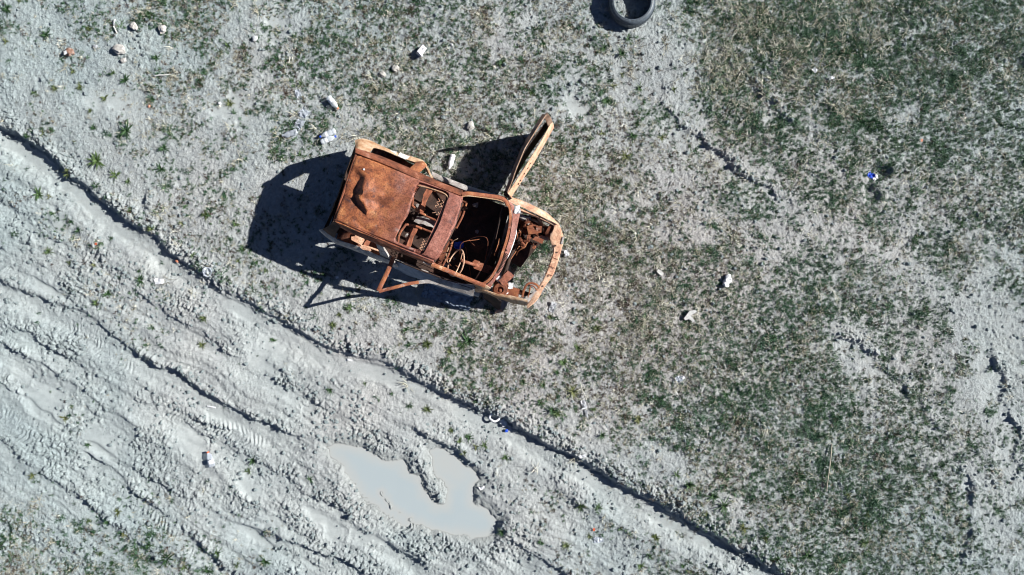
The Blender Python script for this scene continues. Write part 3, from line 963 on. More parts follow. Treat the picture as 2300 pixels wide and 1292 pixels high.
# rear end
sheet('rear_valance', [CC([(800, 322, .5), (778, 385, .52), (755, 450, .5), (726, 516, .5)]), CC([(798, 324, .3), (776, 387, .3), (753, 452, .3), (728, 516, .3)]), CC([(806, 328, .14), (786, 388, .14), (762, 452, .14), (736, 514, .14)])], M['dark'], CAR, n=24, m=9, wob=.012)
tube('tailgate_header', CC([(801, 338, 1.14), (779, 405, 1.16), (750, 494, 1.13)]), .02, M['rust'], CAR, wob=.004)

# floor, tunnel, firewall, wheel houses
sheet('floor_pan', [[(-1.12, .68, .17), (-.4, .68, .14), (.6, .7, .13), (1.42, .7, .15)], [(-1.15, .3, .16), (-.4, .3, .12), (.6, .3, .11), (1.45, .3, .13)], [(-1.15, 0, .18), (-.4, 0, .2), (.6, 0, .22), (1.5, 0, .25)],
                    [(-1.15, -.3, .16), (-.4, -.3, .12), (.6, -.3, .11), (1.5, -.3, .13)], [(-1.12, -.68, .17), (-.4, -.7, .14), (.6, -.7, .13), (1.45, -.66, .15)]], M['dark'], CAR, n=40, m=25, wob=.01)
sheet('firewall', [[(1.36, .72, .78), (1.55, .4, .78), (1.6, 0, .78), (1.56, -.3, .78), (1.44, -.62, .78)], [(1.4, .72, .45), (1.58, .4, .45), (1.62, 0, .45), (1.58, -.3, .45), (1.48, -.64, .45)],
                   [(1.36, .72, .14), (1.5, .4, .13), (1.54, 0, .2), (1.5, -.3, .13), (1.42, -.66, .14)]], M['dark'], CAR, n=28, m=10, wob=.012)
for s in (1, -1):
    sheet('wheel_house', [[(-.95, .76 * s, .22), (-.85, .76 * s, .42), (-.6, .76 * s, .54), (-.35, .76 * s, .44), (-.22, .76 * s, .2)], [(-.95, .56 * s, .2), (-.85, .55 * s, .42), (-.6, .54 * s, .55), (-.35, .55 * s, .44), (-.22, .56 * s, .2)]], M['rust'], CAR, n=20, m=6, wob=.01)
    # bare drums and discs on the stub axles
    for x, y in ((-.6, .66), (1.88, .5)):
        d = link('brake_drum', lathe_mesh('brake_drum', [(.03, -.05), (.115, -.045), (.12, .0), (.118, .03), (.06, .035), (.045, .06), (.02, .062)], 20), M['rust'], CAR, (x, y * s, .14), (R(-90 * s), 0, 0))
sheet('rear_seat_back', [[(-.42, .5, .22), (-.42, 0, .2), (-.42, -.5, .22)], [(-.55, .5, .55), (-.55, 0, .56), (-.55, -.5, .53)], [(-.66, .5, .82), (-.64, 0, .84), (-.66, -.5, .78)]], M['rust'], CAR, n=18, m=9, wob=.02)
# scraps inside the right rear window; their pale colour paints the sunlight in
plate('painted_light_trim', [(0, 0), (.17, -.03), (.19, .06), (.12, .14), (.02, .12), (.03, .07), (-.02, .05)], M['rust_pale'], CAR, mtx=Matrix.Translation(C(789, 539, .6)) @ Matrix.Rotation(R(-8), 4, 'X') @ Matrix.Rotation(R(4), 4, 'Z'))
tube('inner_rail', CC([(810, 552, .74), (828, 556, .72), (850, 563, .7)]), .017, M['rust_pale'], CAR, wob=.006)
plate('painted_light_patch', circ(0, 0, .05, 10), M['rust_pale'], CAR, mtx=Matrix.Translation(C(820, 558, .75)) @ Matrix.Scale(1.9, 4, (1, 0, 0)) @ Matrix.Scale(.7, 4, (0, 1, 0)))

# cowl under the windscreen
inner = [(1134, 448, .86), (1141.6, 465.6, .85), (1144, 483, .85), (1141.6, 510, .86), (1136, 537, .86), (1127, 565, .86), (1116.6, 594, .85), (1099, 624, .84), (1084, 635, .83)]
mid1 = [(1140, 450, .845), (1147, 466, .84), (1149.5, 484, .84), (1147, 511, .85), (1141.6, 538.5, .85), (1132.5, 567, .85), (1121.5, 597, .84), (1103, 628, .83), (1088, 640, .82)]
mid2 = [(1141.5, 451, .825), (1148.5, 466.5, .82), (1151, 484.5, .82), (1148.5, 511.5, .83), (1143, 539, .83), (1134, 568, .83), (1123, 598, .82), (1104.5, 629.5, .81), (1089, 642, .8)]
outer = [(1149, 455, .81), (1167, 477, .8), (1165.5, 490.5, .8), (1158, 526, .8), (1149, 558, .8), (1138.5, 581, .8), (1126, 608, .79), (1111.5, 631, .78), (1100, 649, .76)]
COWL = sheet('cowl', [CC(inner), CC(mid1)], M['rust_orange'], CAR, n=50, m=4, thick=.02, wob=.003)
SCUT = sheet('scuttle_panel', [CC(mid2), CC([tuple((np.array(a) + np.array(b)) / 2) for a, b in zip(mid2, outer)]), CC(outer)], M['roof'], CAR, n=50, m=10, thick=.012, wob=.004)
va = spline(CC([(1139, 571, .836), (1133, 585, .836), (1126, 598, .832), (1118, 611, .826)]), 15)
for k in range(15):
    t = (va[min(k + 1, 14)] - va[max(k - 1, 0)]).normalized()
    box('vent_slot_shade', va[k], (.055, .012, .012), M['dark'], SCUT, rot=(0, 0, math.atan2(t.y, t.x) + R(78)), bev=.003)  # raised dark boxes; their colour stands in for the shade inside the slots
link('drain_hole', lathe_mesh('drain_hole', [(.012, 0), (.012, .01)], 10), M['dark'], SCUT, C(1138, 562, .833))
sheet('bare_edge', [CC([(1160.5, 509, .805), (1158.5, 526, .805), (1152, 548, .805), (1143, 571, .8), (1137, 582, .8)]), CC([(1161, 511, .795), (1159.6, 527, .795), (1153.4, 549, .795), (1144.4, 572.5, .792), (1137.5, 583, .79)])], M['ash'], SCUT, n=20, m=4, thick=.005, wob=.003)
sheet('cowl_corner', [CC([(1083, 634, .83), (1092, 640, .82), (1102, 648, .78)]), CC([(1072, 640, .8), (1085, 646, .79), (1098, 651, .75)]), CC([(1062, 640, .74), (1074, 650, .73), (1090, 655, .7)])], M['rust_beige'], CAR, n=12, m=10, thick=.01, wob=.012)
q = C(1162, 471, .81)
link('ash_patch', crumple_mesh('ash_patch', .09, .11, 3, .02, 9), M['ash'], CAR, q, (0, 0, .4))

# left wing
sheet('front_wing', [CC([(1141, 451, .82), (1155, 458.5, .8), (1180, 468.5, .78), (1210.5, 483.5, .74), (1236, 495.5, .7), (1252, 503.5, .66)]), CC([(1150, 446, .8), (1175, 456, .78), (1200, 467, .75), (1222, 479, .71), (1240, 491, .67), (1253, 503, .63)]),
                     CC([(1147, 442, .74), (1170, 450, .7), (1192, 459, .67), (1212, 469, .64), (1232, 481, .6), (1253, 501, .56)]), CC([(1144, 442, .5), (1168, 450, .46), (1192, 460, .44), (1212, 470, .42), (1232, 483, .42), (1251, 502, .42)]),
                     CC([(1140, 446, .2), (1164, 456, .3), (1188, 468, .36), (1208, 478, .36), (1226, 488, .3), (1246, 505, .22)])], M['rust_pale'], CAR, n=40, m=20, thick=.008, wob=.005)
sheet('wing_rail', [CC([(1160, 463, .76), (1182, 471.5, .74), (1211, 486.5, .7), (1235, 498, .66), (1248, 505, .62)]), CC([(1167, 474, .74), (1190, 481, .72), (1210.5, 490.5, .69), (1233, 501, .65), (1246, 508, .61)]), CC([(1167, 476, .55), (1190, 483, .53), (1210.5, 492.5, .5), (1233, 503, .46), (1246, 510, .45)])],
      M['rust_pale'], CAR, n=30, m=10, thick=.01, wob=.005)
for a, b in ((1176, 474), (1212, 489)):
    link('bolt', lathe_mesh('bolt', [(.011, 0), (.011, .01), (.006, .014)], 6), M['dark'], CAR, C(a, b, .735 if a < 1200 else .705))
# front beam
bo = [(1250, 500, .62), (1255, 503, .61), (1261, 518, .58), (1266, 533.5, .55), (1265, 545, .55), (1261, 561, .55), (1256, 580, .55), (1248, 603, .54), (1239, 623, .52), (1221, 649, .48), (1206, 675, .43), (1185, 693, .38)]
bi = [(1244, 507, .62), (1243, 514, .61), (1237, 526, .58), (1236.5, 540.5, .56), (1242, 556, .56), (1242.5, 569, .56), (1238, 583, .56), (1231, 604, .55), (1222, 626, .53), (1208, 647, .49), (1194, 668, .44), (1183, 685, .39)]
bd = [(x * .985 + 1150 * .015, y * .985 + 646 * .015, z - .13) for x, y, z in bo]
bj = [(x - 1, y, z - .09) for x, y, z in bi]
BEAM = sheet('front_crossmember', [CC(bj), CC(bi), CC([tuple((np.array(a) + np.array(b)) / 2 + np.array((0, 0, .008))) for a, b in zip(bo, bi)]), CC(bo), CC(bd)], M['rust_pale'], CAR, n=56, m=15, thick=.008, wob=.007, wsc=6)
for a, b, z in ((1251, 567, .56), (1248, 552, .57), (1231, 620, .54), (1219, 643, .5)):
    link('bolt_hole', lathe_mesh('bolt_hole', [(.012, 0), (.012, .014)], 10), M['dark'], BEAM, C(a, b, z))
plate('badge_plate', [(0, 0), (.03, 0), (.03, .12), (.0, .12)], M['grey_metal'], BEAM, mtx=Matrix.Translation(C(1260, 548, .575)) @ Matrix.Rotation(R(8), 4, 'Z'))
for a, b, c, d, z in ((1238, 577, 1253, 583, .57), (1232, 596, 1247, 603, .57), (1225, 614, 1241, 620, .55)):
    tube('panel_seam', CC([(a, b, z), (c, d, z)]), .0045, M['rust'], BEAM, segs=5)
sheet('headlamp_panel', [CC([(1236, 503, .6), (1246, 509, .6)]), CC([(1226, 522, .56), (1238, 527, .56)]), CC([(1224, 530, .5), (1237, 536, .5)])], M['rust'], CAR, n=8, m=10, thick=.008, wob=.01)
tube('bumper_iron', CC([(1214, 531, .42), (1224, 535, .43), (1233, 538, .44)]), .028, M['rust_pale'], CAR, flat=.5, wob=.006)
# right front corner
sheet('front_wing', [CC([(1068, 646, .74), (1080, 649, .73), (1114, 659, .7), (1147, 666, .66), (1184, 673, .6)]), CC([(1066, 650, .7), (1084, 654, .68), (1114, 664, .66), (1147, 672, .62), (1185, 678, .57)]),
                     CC([(1068, 655, .5), (1090, 659, .52), (1120, 670, .52), (1150, 681, .46), (1183, 686, .44)])], M['rust_beige'], CAR, n=34, m=12, thick=.01, wob=.016, wsc=5)
sheet('wing_liner', [CC([(1078, 652, .5), (1095, 660, .5), (1114, 670, .46), (1128, 678, .38)]), CC([(1084, 664, .3), (1097, 671, .3), (1112, 681, .24), (1124, 686, .2)]), CC([(1088, 672, .1), (1102, 682, .08), (1114, 692, .05), (1122, 697, .04)])], M['dark'], CAR, n=16, m=10, wob=.02)  # dark material paints in the shade under the wing
link('liner_scrap', crumple_mesh('liner_scrap', .09, .05, 8, .012, 7), M['rust_pale'], CAR, C(1121, 699, .05), (.3, .2, .5))
tube('headlamp_bracket', CC([(1173, 668, .5), (1177, 652, .53), (1184, 639, .56), (1194, 636, .56), (1205, 640, .55), (1211, 647, .53)]), .019, M['rust_orange'], CAR, flat=.45, wob=.006)
tube('headlamp_bracket', CC([(1186, 668, .5), (1189, 655, .53), (1192, 642, .54), (1200, 645, .53), (1206, 652, .5)]), .011, M['rust_orange'], CAR, wob=.005)
sheet('headlamp_panel', [CC([(1175, 668, .46), (1192, 662, .48), (1204, 651, .5)]), CC([(1186, 680, .42), (1198, 668, .44), (1210, 656, .46)])], M['grey_metal'], CAR, n=10, m=5, wob=.012)

# engine bay left: engine remains
ENG = box('engine_block', C(1192, 506, .38), (.30, .26, .22), M['rust'], CAR, rot=(0, 0, R(12)), bev=.02, wob=.02, cuts=5)
def on_eng(o):
    o.parent = ENG; o.matrix_parent_inverse = ENG.matrix_basis.inverted()
    return o
on_eng(box('rocker_cover', C(1197, 505, .52), (.2, .09, .06), M['rust'], rot=(.05, .03, R(-10)), bev=.015))
on_eng(plate('mounting_bracket', [(0, 0), (.2, .02), (.21, .12), (.12, .13), (.12, .07), (.08, .07), (.08, .15), (-.02, .13)], M['rust_orange'], None, holes=[circ(.16, .06, .016, 8)], thick=.012, mtx=Matrix.Translation(C(1187, 527, .56)) @ Matrix.Rotation(R(25), 4, 'Z') @ Matrix.Rotation(R(8), 4, 'X')))
on_eng(plate('mounting_bracket', [(0, 0), (.16, -.02), (.17, .05), (.03, .06)], M['rust'], None, thick=.012, mtx=Matrix.Translation(C(1196, 538, .5)) @ Matrix.Rotation(R(5), 4, 'Z')))
for r0, z in ((.058, .585), (.038, .60), (.02, .612)):
    on_eng(link('pulley', lathe_mesh('pulley', [(r0 * .72, 0), (r0, 0), (r0, .012), (r0 * .72, .012)], 20, close=True), M['rust'], None, C(1184.5, 494, z)))
on_eng(tube('manifold', CC([(1176, 508, .52), (1186, 512, .55), (1196, 514, .55), (1206, 518, .5)]), .022, M['rust'], wob=.01))
on_eng(tube('manifold', CC([(1194, 492, .55), (1204, 496, .56), (1212, 504, .5)]), .02, M['rust_beige'], wob=.01))
sheet('strut_tower', [CC([(1166, 479, .62), (1180, 484, .63), (1192, 488, .6)]), CC([(1166, 488, .6), (1176, 494, .6), (1190, 497, .58)]), CC([(1168, 496, .42), (1178, 502, .42), (1190, 504, .4)])], M['grey_metal'], CAR, n=10, m=10, wob=.015)
sheet('inner_wing', [CC([(1206, 490, .62), (1214, 495, .6), (1220, 503, .56)]), CC([(1211, 500, .5), (1216, 507, .48), (1220, 514, .46)]), CC([(1213, 512, .3), (1217, 518, .3), (1221, 524, .28)])], M['rust_beige'], CAR, n=8, m=10, wob=.015)
box('radiator_mount', C(1230, 517, .47), (.11, .12, .05), M['rust'], CAR, rot=(.1, .05, .3), wob=.012, cuts=3)
box('gearbox', C(1172, 532, .3), (.2, .16, .18), M['dark'], CAR, rot=(0, 0, .4), wob=.03, cuts=4)
sheet('bay_shade_sheet', [[(1.6, .7, .12), (2.15, .66, .14)], [(1.58, .35, .08), (2.05, .32, .1)], [(1.58, -.02, .1), (1.9, -.1, .11)]], M['dark'], CAR, n=12, m=9, wob=.02)  # added dark sheet, stands in for the shade on the ground below the bay
for q in range(80):
    a = random.uniform(1163, 1222); b = random.uniform(484, 556)
    if (a - 1163) > 1.1 * (556 - b) + 14: continue
    sz = (random.uniform(.02, .09), random.uniform(.02, .06), random.uniform(.02, .06))
    box('engine_part', C(a, b, random.uniform(.36, .55)), sz, M[random.choice(['rust', 'rust', 'dark', 'rust_orange', 'grey_metal'])], CAR, rot=(random.uniform(-.4, .4), random.uniform(-.4, .4), random.uniform(0, 3)), bev=.005)
wires = [[(1160, 573, .3), (1166, 562, .42), (1178, 555, .46), (1183, 544, .5), (1184, 531, .52)], [(1163, 545, .45), (1168, 552, .5), (1178, 554, .5), (1187, 540, .48)], [(1166, 518, .6), (1170, 523, .58), (1169, 530, .52)], [(1147, 582, .5), (1158, 566, .4), (1167, 552, .35)],
         [(1160, 540, .5), (1163, 532, .55), (1162, 524, .55)], [(1175, 557, .4), (1180, 548, .46), (1187, 542, .42)], [(1190, 545, .4), (1196, 550, .42), (1200, 543, .45)]]
for w in wires: tube('engine_wire', CC(w), .0085, M['rust_orange'], CAR, segs=5, wob=.01)
for k in range(9):
    a = random.uniform(1160, 1205); b = random.uniform(515, 560)
    link('engine_fragment', rock_mesh('engine_fragment', random.uniform(.018, .04), k, 1, .6, .7), M['rust'] if k % 3 else M['rust_orange'], CAR, C(a, b, random.uniform(.3, .48)), (random.random(), random.random(), random.random() * 6))
# right side of the bay
box('battery_tray', C(1135, 625, .5), (.21, .12, .16), M['roof'], CAR, rot=(.1, .05, R(68)), wob=.02, cuts=4)
box('fuse_box', C(1152, 655, .42), (.19, .13, .18), M['rust_orange'], CAR, rot=(.04, -.05, R(8)), wob=.012, cuts=4)
link('strut_tower', lathe_mesh('strut_tower', [(.13, -.25), (.125, -.06), (.1, -.01), (.05, 0), (.045, -.05), (.02, -.05)], 22), M['rust'], CAR, C(1124, 651, .57), (.1, 0, 0))
link('strut_nut', lathe_mesh('strut_nut', [(.03, 0), (.03, .02), (.014, .03), (.014, .05)], 8), M['rust_orange'], CAR, C(1124, 653, .53))
for a, b in ((1121, 627), (1147, 642), (1135, 655)):
    link('ash_patch', crumple_mesh('ash_patch', .07, .09, a, .02, 8), M['ash'], CAR, C(a, b, .54 if b < 650 else .52), (0, 0, a))
tube('chassis_leg', [(1.5, -.45, .3), (1.9, -.47, .3), (2.28, -.45, .34)], .045, M['dark'], CAR, wob=.006, segs=8)
tube('chassis_leg', [(1.5, .48, .3), (1.9, .5, .3), (2.22, .5, .36)], .045, M['dark'], CAR, wob=.006, segs=8)
tube('subframe', [(1.72, .48, .2), (1.7, 0, .17), (1.72, -.46, .2)], .035, M['dark'], CAR, wob=.01)

# dashboard remains and steering
tube('dashboard_beam', [(1.32, .66, .66), (1.38, .2, .68), (1.4, -.2, .68), (1.34, -.6, .66)], .022, M['dark'], CAR, wob=.005)
sheet('dashboard_flange', [CC([(1121, 535, .74), (1117, 552, .74), (1110, 574, .72)]), CC([(1123, 537, .7), (1123, 552, .7), (1113, 575, .68)])], M['rust_orange'], CAR, n=10, m=4, wob=.004)
for q in range(7):
    a0 = Vector((random.uniform(.7, 1.3), random.uniform(-.6, .3), random.uniform(.25, .6)))
    tube('loose_wire', [a0 + Vector((random.uniform(-.14, .14), random.uniform(-.14, .14), random.uniform(-.08, .1))) * k for k in range(4)], .0045, M[random.choice(['rust', 'dark', 'rust_orange'])], CAR, segs=5)
for q in range(22):
    link('charred_scrap', rock_mesh('charred_scrap', random.uniform(.015, .045), q + 70, 1, .5, .7), M[random.choice(['dark', 'rust', 'grey_metal'])], CAR, (random.uniform(.65, 1.4), random.uniform(-.6, .6), .17), (0, 0, q))
plate('column_bracket', [(-.01, .0), (.02, .07), (.1, .07), (.105, .05), (.16, .055), (.37, .055), (.36, .01), (.29, .01), (.28, -.025), (.34, -.03), (.345, -.06), (.06, -.06)], M['rust'], CAR, thick=.02, mtx=Matrix.Translation(C(1060, 592, .72)) @ Matrix.Rotation(R(2), 4, 'Z') @ Matrix.Rotation(R(8), 4, 'Y'))
tube('steering_column', CC([(1036, 585, .8), (1050, 590, .76), (1075, 598, .68), (1105, 607, .56)]), .026, M['rust'], CAR, wob=.003)
SW = empty('steering_wheel', (0, 0, 0)); SW.parent = CAR
SW.location = C(1025, 590, .8); SW.rotation_euler = (0, R(-52), R(4))
ring = []
for k in range(40):
    a = 2 * math.pi * k / 40
    ring.append(Vector((.195 * math.cos(a), .205 * math.sin(a), .012 * math.sin(2 * a))))
link('rim', tube_mesh('rim', ring + [ring[0]], .0115, 7, 60), M['rust_pale'], SW)
for a0, a1 in ((70, 285),):
    A = Vector((.19 * math.cos(R(a0)), .19 * math.sin(R(a0)), 0)); B = Vector((.19 * math.cos(R(a1)), .19 * math.sin(R(a1)), 0))
    tube('spoke', [A, A * .5 + Vector((0, 0, -.03)), Vector((.02, .01, -.05)), B * .55 + Vector((0, 0, -.035)), B], .0085, M['rust_pale'], SW, segs=6)
for w in ([(1011, 548, .7), (1018, 541, .75), (1028, 536, .78)], [(1000, 572, .5), (1006, 590, .45), (1010, 602, .4)], [(1008, 556, .6), (1003, 570, .62), (1000, 585, .55)]):
    tube('loose_wire', CC(w), .006, M['rust_beige'], CAR, segs=5)


def seat(vy, uo, zt):
    s = empty('seat_frame', (0, 0, 0)); s.parent = CAR; s.location = (uo, vy, .15)
    hol = [circ(.17, .1, .03, 10), circ(.17, -.02, .028, 10), circ(.28, .06, .035, 10), circ(.3, -.1, .025, 10)]
    plate('seat_pan', [(.12, .2), (.4, .2), (.42, .0), (.4, -.2), (.12, -.2), (.1, -.05)], M['rust'], s, holes=hol, thick=.008, mtx=Matrix.Translation((0, 0, zt)) @ Matrix.Rotation(R(-7), 4, 'Y'))
    for y in (.21, -.21):
        tube('side_rail', [(-.12, y, zt - .05), (.1, y, zt - .02), (.42, y, zt + .05)], .018, M['rust'], s, wob=.006)
        tube('back_upright', [(-.1, y * .95, zt), (-.16, y * .95, zt + .2), (-.26, y * .8, zt + .46)], .019, M['rust_orange'], s, wob=.008)
    tube('front_tube', [(.43, .21, zt + .05), (.45, 0, zt + .055), (.43, -.21, zt + .05)], .018, M['rust_orange'], s)
    tube('back_top', [(-.26, .17, zt + .46), (-.29, 0, zt + .5), (-.26, -.17, zt + .46)], .019, M['rust_orange'], s)
    sheet('back_panel', [[(-.13, .18, zt + .05), (-.14, 0, zt + .06), (-.13, -.18, zt + .05)], [(-.2, .17, zt + .24), (-.2, 0, zt + .24), (-.2, -.17, zt + .24)]], M['rust'], s, n=14, m=8, wob=.02, wsc=9)
    for x in (.02, .08):
        tube('spring', [(x + (.02 if k % 2 else -.02), -.13 + k * .03 * (1 if vy > 0 else .8), zt + .03) for k in range(9)], .005, M['rust_pale'], s, n=70, segs=5)
    return s


seat(.29, .34, .3)
seat(-.33, .36, .3)
tube('handbrake', [(.3, -.02, .26), (.5, -.02, .32), (.62, -.03, .42)], .016, M['rust'], CAR)
sheet('tunnel_trim', [[(.1, .05, .3), (.35, .08, .36), (.6, .04, .34)], [(.1, -.07, .31), (.35, -.05, .38), (.6, -.08, .33)]], M['grey_metal'], CAR, n=12, m=6, wob=.03, wsc=7)
for k in range(14):
    link('charred_scrap', rock_mesh('charred_scrap', random.uniform(.015, .04), k + 30, 1, .5, .7), M['dark'] if k % 2 else M['grey_metal'], CAR, (random.uniform(.0, .7), random.uniform(-.4, .4), random.uniform(.2, .36)), (0, 0, k))

# left door, wide open
DL = empty('left_door', (0, 0, 0)); DL.parent = CAR
h0 = C(1143, 440, .5); t0 = C(1241, 283, .5)
dv = Vector((t0.x - h0.x, t0.y - h0.y, 0)); DLEN = dv.length
DL.location = (h0.x, h0.y, 0); DL.rotation_euler = (0, 0, math.atan2(dv.y, dv.x))
# door frame of reference: x along the door to its free edge, y to the inside of the car when shut (rearwards now), z up
L = DLEN
sheet('outer_skin', [[(0, 0, .16), (L * .5, 0, .16), (L, 0, .16)], [(0, -.035, .4), (L * .5, -.05, .4), (L, -.03, .4)], [(0, -.02, .62), (L * .5, -.035, .62), (L, -.015, .62)], [(0, .015, .76), (L * .5, .0, .77), (L, .02, .78)]], M['rust_pale'], DL, n=26, m=14, wob=.007)
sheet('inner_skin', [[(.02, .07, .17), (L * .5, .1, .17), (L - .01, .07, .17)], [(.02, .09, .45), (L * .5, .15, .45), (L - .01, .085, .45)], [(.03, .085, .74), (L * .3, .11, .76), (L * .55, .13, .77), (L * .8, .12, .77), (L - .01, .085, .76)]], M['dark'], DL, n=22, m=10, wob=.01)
sheet('edge_plate', [[(L, .0, .16), (L + .005, -.03, .4), (L, .02, .78)], [(L, .07, .16), (L, .085, .45), (L, .075, .76)]], M['rust_pale'], DL, n=12, m=4, wob=.004)
sheet('hinge_plate', [[(0, .0, .16), (0, -.03, .4), (0, .015, .76)], [(0, .08, .16), (.0, .09, .45), (.02, .075, .74)]], M['dark'], DL, n=12, m=4, wob=.004)
sheet('window_frame', [[(.0, .03, .78), (.18, .055, .9), (.42, .1, 1.06), (.66, .125, 1.14), (L * .78, .13, 1.165), (L - .04, .12, 1.15)], [(.02, .075, .76), (.19, .105, .88), (.43, .15, 1.02), (.66, .175, 1.1), (L * .78, .18, 1.12), (L - .06, .17, 1.11)]], M['rust_grey'], DL, n=40, m=4, thick=.022, wob=.005)
sheet('window_frame', [[(L - .01, .125, 1.15), (L + .01, .09, .96), (L, .03, .77)], [(L - .07, .16, 1.13), (L - .07, .12, .96), (L - .08, .06, .76)]], M['rust_grey'], DL, n=20, m=4, thick=.022, wob=.004)
for k in range(5):
    link('skin_hole', lathe_mesh('skin_hole', [(.014, 0), (.014, .012)], 8), M['dark'], DL, (.2 + k * .09 + random.uniform(-.02, .02), -.032 + .003 * k, .63 + .01 * k), (R(75), 0, 0))

# right door: nearly shut, its window frame folded outwards
DR = empty('right_door', (0, 0, 0)); DR.parent = CAR
sheet('outer_skin', [CC([(1066, 654, .66), (1010, 634, .68), (950, 611, .7), (888, 586, .72)]), CC([(1062, 664, .52), (1005, 648, .5), (945, 626, .5), (886, 600, .5)]), CC([(1058, 668, .18), (1000, 650, .18), (940, 628, .18), (884, 602, .18)])], M['cloth'], DR, n=30, m=12, wob=.018, wsc=5)  # blue grey colour paints the shade onto this skin
sheet('folded_trim', [CC([(1064, 640, .73), (1030, 637, .72), (1000, 630, .72), (965, 629, .76), (935, 632, .8)]), CC([(1066, 650, .7), (1030, 646, .69), (1000, 638, .7), (965, 633, .74), (935, 636, .78)]), CC([(1063, 666, .62), (1048, 661, .62), (1010, 650, .64), (967, 637, .72), (935, 639, .77)])], M['grey_metal'], DR, n=34, m=10, thick=.014, wob=.006)
tube('window_frame', CC([(940, 634, .79), (915, 638, .83), (885, 646, .87), (850, 655, .9)]), .026, M['rust_orange'], DR, flat=.5, wob=.005)
tube('window_frame', CC([(849, 654, .905), (860, 632, .86), (871, 608, .8), (884, 578, .74)]), .034, M['rust_orange'], DR, flat=.5, wob=.004)
tube('belt_rail', CC([(886, 584, .73), (950, 609, .72), (1010, 631, .71), (1060, 648, .7)]), .01, M['dark'], DR, wob=.004)  # dark material puts shade into the colour of the sunlit rail

# ------------------------------------------------------------------ litter and loose things
def bottle_mesh(name, L, r, seed, crush=0.0, segs=18):
    prof = [(.0, .0), (r * .8, .0), (r, .012), (r, L * .18), (r * .93, L * .2), (r, L * .23), (r, L * .44), (r * .93, L * .46), (r, L * .49), (r, L * .62), (r * .9, L * .72), (r * .6, L * .82), (r * .38, L * .9), (r * .36, L * .96)]
    V = []; F = []
    for q, z in prof:
        for k in range(segs):
            a = 2 * math.pi * k / segs
            v = Vector((q * math.cos(a), q * math.sin(a), z))
            if crush:
                v.y *= 1 - crush * .75 * (1 if z < L * .75 else .4)
                v += mnoise.noise_vector(v * 22 + Vector((seed, 0, seed * 2))) * r * .6 * crush
            V.append(v)
    n = len(prof)
    for i in range(n - 1):
        for k in range(segs):
            F.append((i * segs + k, i * segs + (k + 1) % segs, (i + 1) * segs + (k + 1) % segs, (i + 1) * segs + k))
    F.append(tuple((n - 1) * segs + k for k in range(segs)))
    return mesh_of(name, V, F, 40)


def bottle(px, py, ang, L, r, label, body='clear', cap=None, crush=0, band=None, tilt=0, rest=None, name='plastic_bottle'):
    """a bottle lying with its base at the pixel, its neck pointing along ang (degrees on the picture, counter-clockwise)"""
    p = at(px, py, .03); a = R(ang)
    mid = p + Vector((math.cos(a), math.sin(a), 0)) * L * .5
    z = gsoft(mid.x, mid.y, .08) + (rest if rest is not None else r * (1 - crush * .6)) + .006
    e = empty(name, (p.x, p.y, z), (0, R(90 - tilt), a))
    link('body', bottle_mesh('body', L, r, px, crush), M[body], e, rot=(0, 0, R(90)))
    if cap:
        link('cap', lathe_mesh('cap', [(r * .2, L * .91), (r * .43, L * .915), (r * .43, L), (r * .4, L * 1.01)], 12), M[cap], e)
    if band:
        link('paper_label', lathe_mesh('paper_label', [(r * 1.02, L * band[0]), (r * 1.02, L * band[1]), (r * .99, L * band[1]), (r * .99, L * band[0])], 18, close=True), M[band[2]], e)
    tag(e, label, 'bottle')
    return e


bottle(738, 219, -50, .245, .046, 'clear plastic bottle with an orange cap lying left of the wreck', cap='orange', band=(.24, .44, 'label'))
bottle(754, 294, -158, .27, .045, 'clear bottle lying with its blue cap to the left, upper of the touching pair', cap='blue', band=(.5, .62, 'label'))
bottle(722, 320, 22, .255, .043, 'clear bottle lying with its blue cap to the right, lower of the touching pair', cap='blue', band=(.3, .45, 'label'))
bottle(668, 296, 195, .26, .045, 'crushed clear bottle without a cap, left of the two blue capped bottles', body='clear_dull', crush=.7)
bottle(1018, 348, -106, .235, .043, 'white plastic bottle lying between the wreck and its open left door', body='white_plastic', cap='white_plastic')
bottle(474, 1050, 107, .25, .05, 'flattened clear bottle with a red cap on the smooth mud', body='clear_dull', cap='red', crush=.6, band=(.2, .45, 'label'))
bottle(1628, 642, 68, .2, .055, 'flattened dirty white bottle lying in the grass right of the wreck', body='shoe', crush=.8)


def sheet_litter(name, px, py, w, l, ang, mat, label, cat, amp=.02, seed=None, lift=.012, curl=0., n=12, ragged=.12):
    p = at(px, py, .02)
    k = .78 if max(w, l) < .24 else 1
    o = link(name, crumple_mesh(name, w * k, l * k, seed or px, amp * k, n, curl, ragged=ragged), M[mat], None, (p.x, p.y, gsoft(p.x, p.y, .05) + lift), (random.uniform(-.1, .1), random.uniform(-.1, .1), R(ang)))
    return tag(o, label, cat)


sheet_litter('plastic_film', 682, 254, .18, .2, 40, 'clear_dull', 'crumpled clear plastic film, upper of the two pieces above the crushed bottle', 'plastic film', .035)
sheet_litter('plastic_film', 672, 280, .17, .22, -30, 'clear_dull', 'crumpled clear plastic film directly above the crushed bottle', 'plastic film', .035)
sheet_litter('plastic_film', 669, 209, .1, .14, 20, 'clear_dull', 'small crumpled clear wrapper left of the orange capped bottle', 'plastic film', .03)
sheet_litter('paper_scrap', 355, 632, .19, .12, -4, 'paper', 'torn white paper scrap on bare mud left of the wreck', 'paper', .018)
sheet_litter('white_wrapper', 1131, 951, .13, .17, 25, 'paper', 'torn white wrapper strip between the white ring and the blue cap in the rut', 'wrapper', .025)
sheet_litter('wrapper_scrap', 1081, 1100, .11, .07, 10, 'paper', 'small white wrapper on the right shore of the puddle', 'wrapper', .02)
sheet_litter('wrapper_scrap', 1308, 1025, .13, .06, 15, 'paper', 'thin white wrapper lying in the shadowed deep rut', 'wrapper', .02)
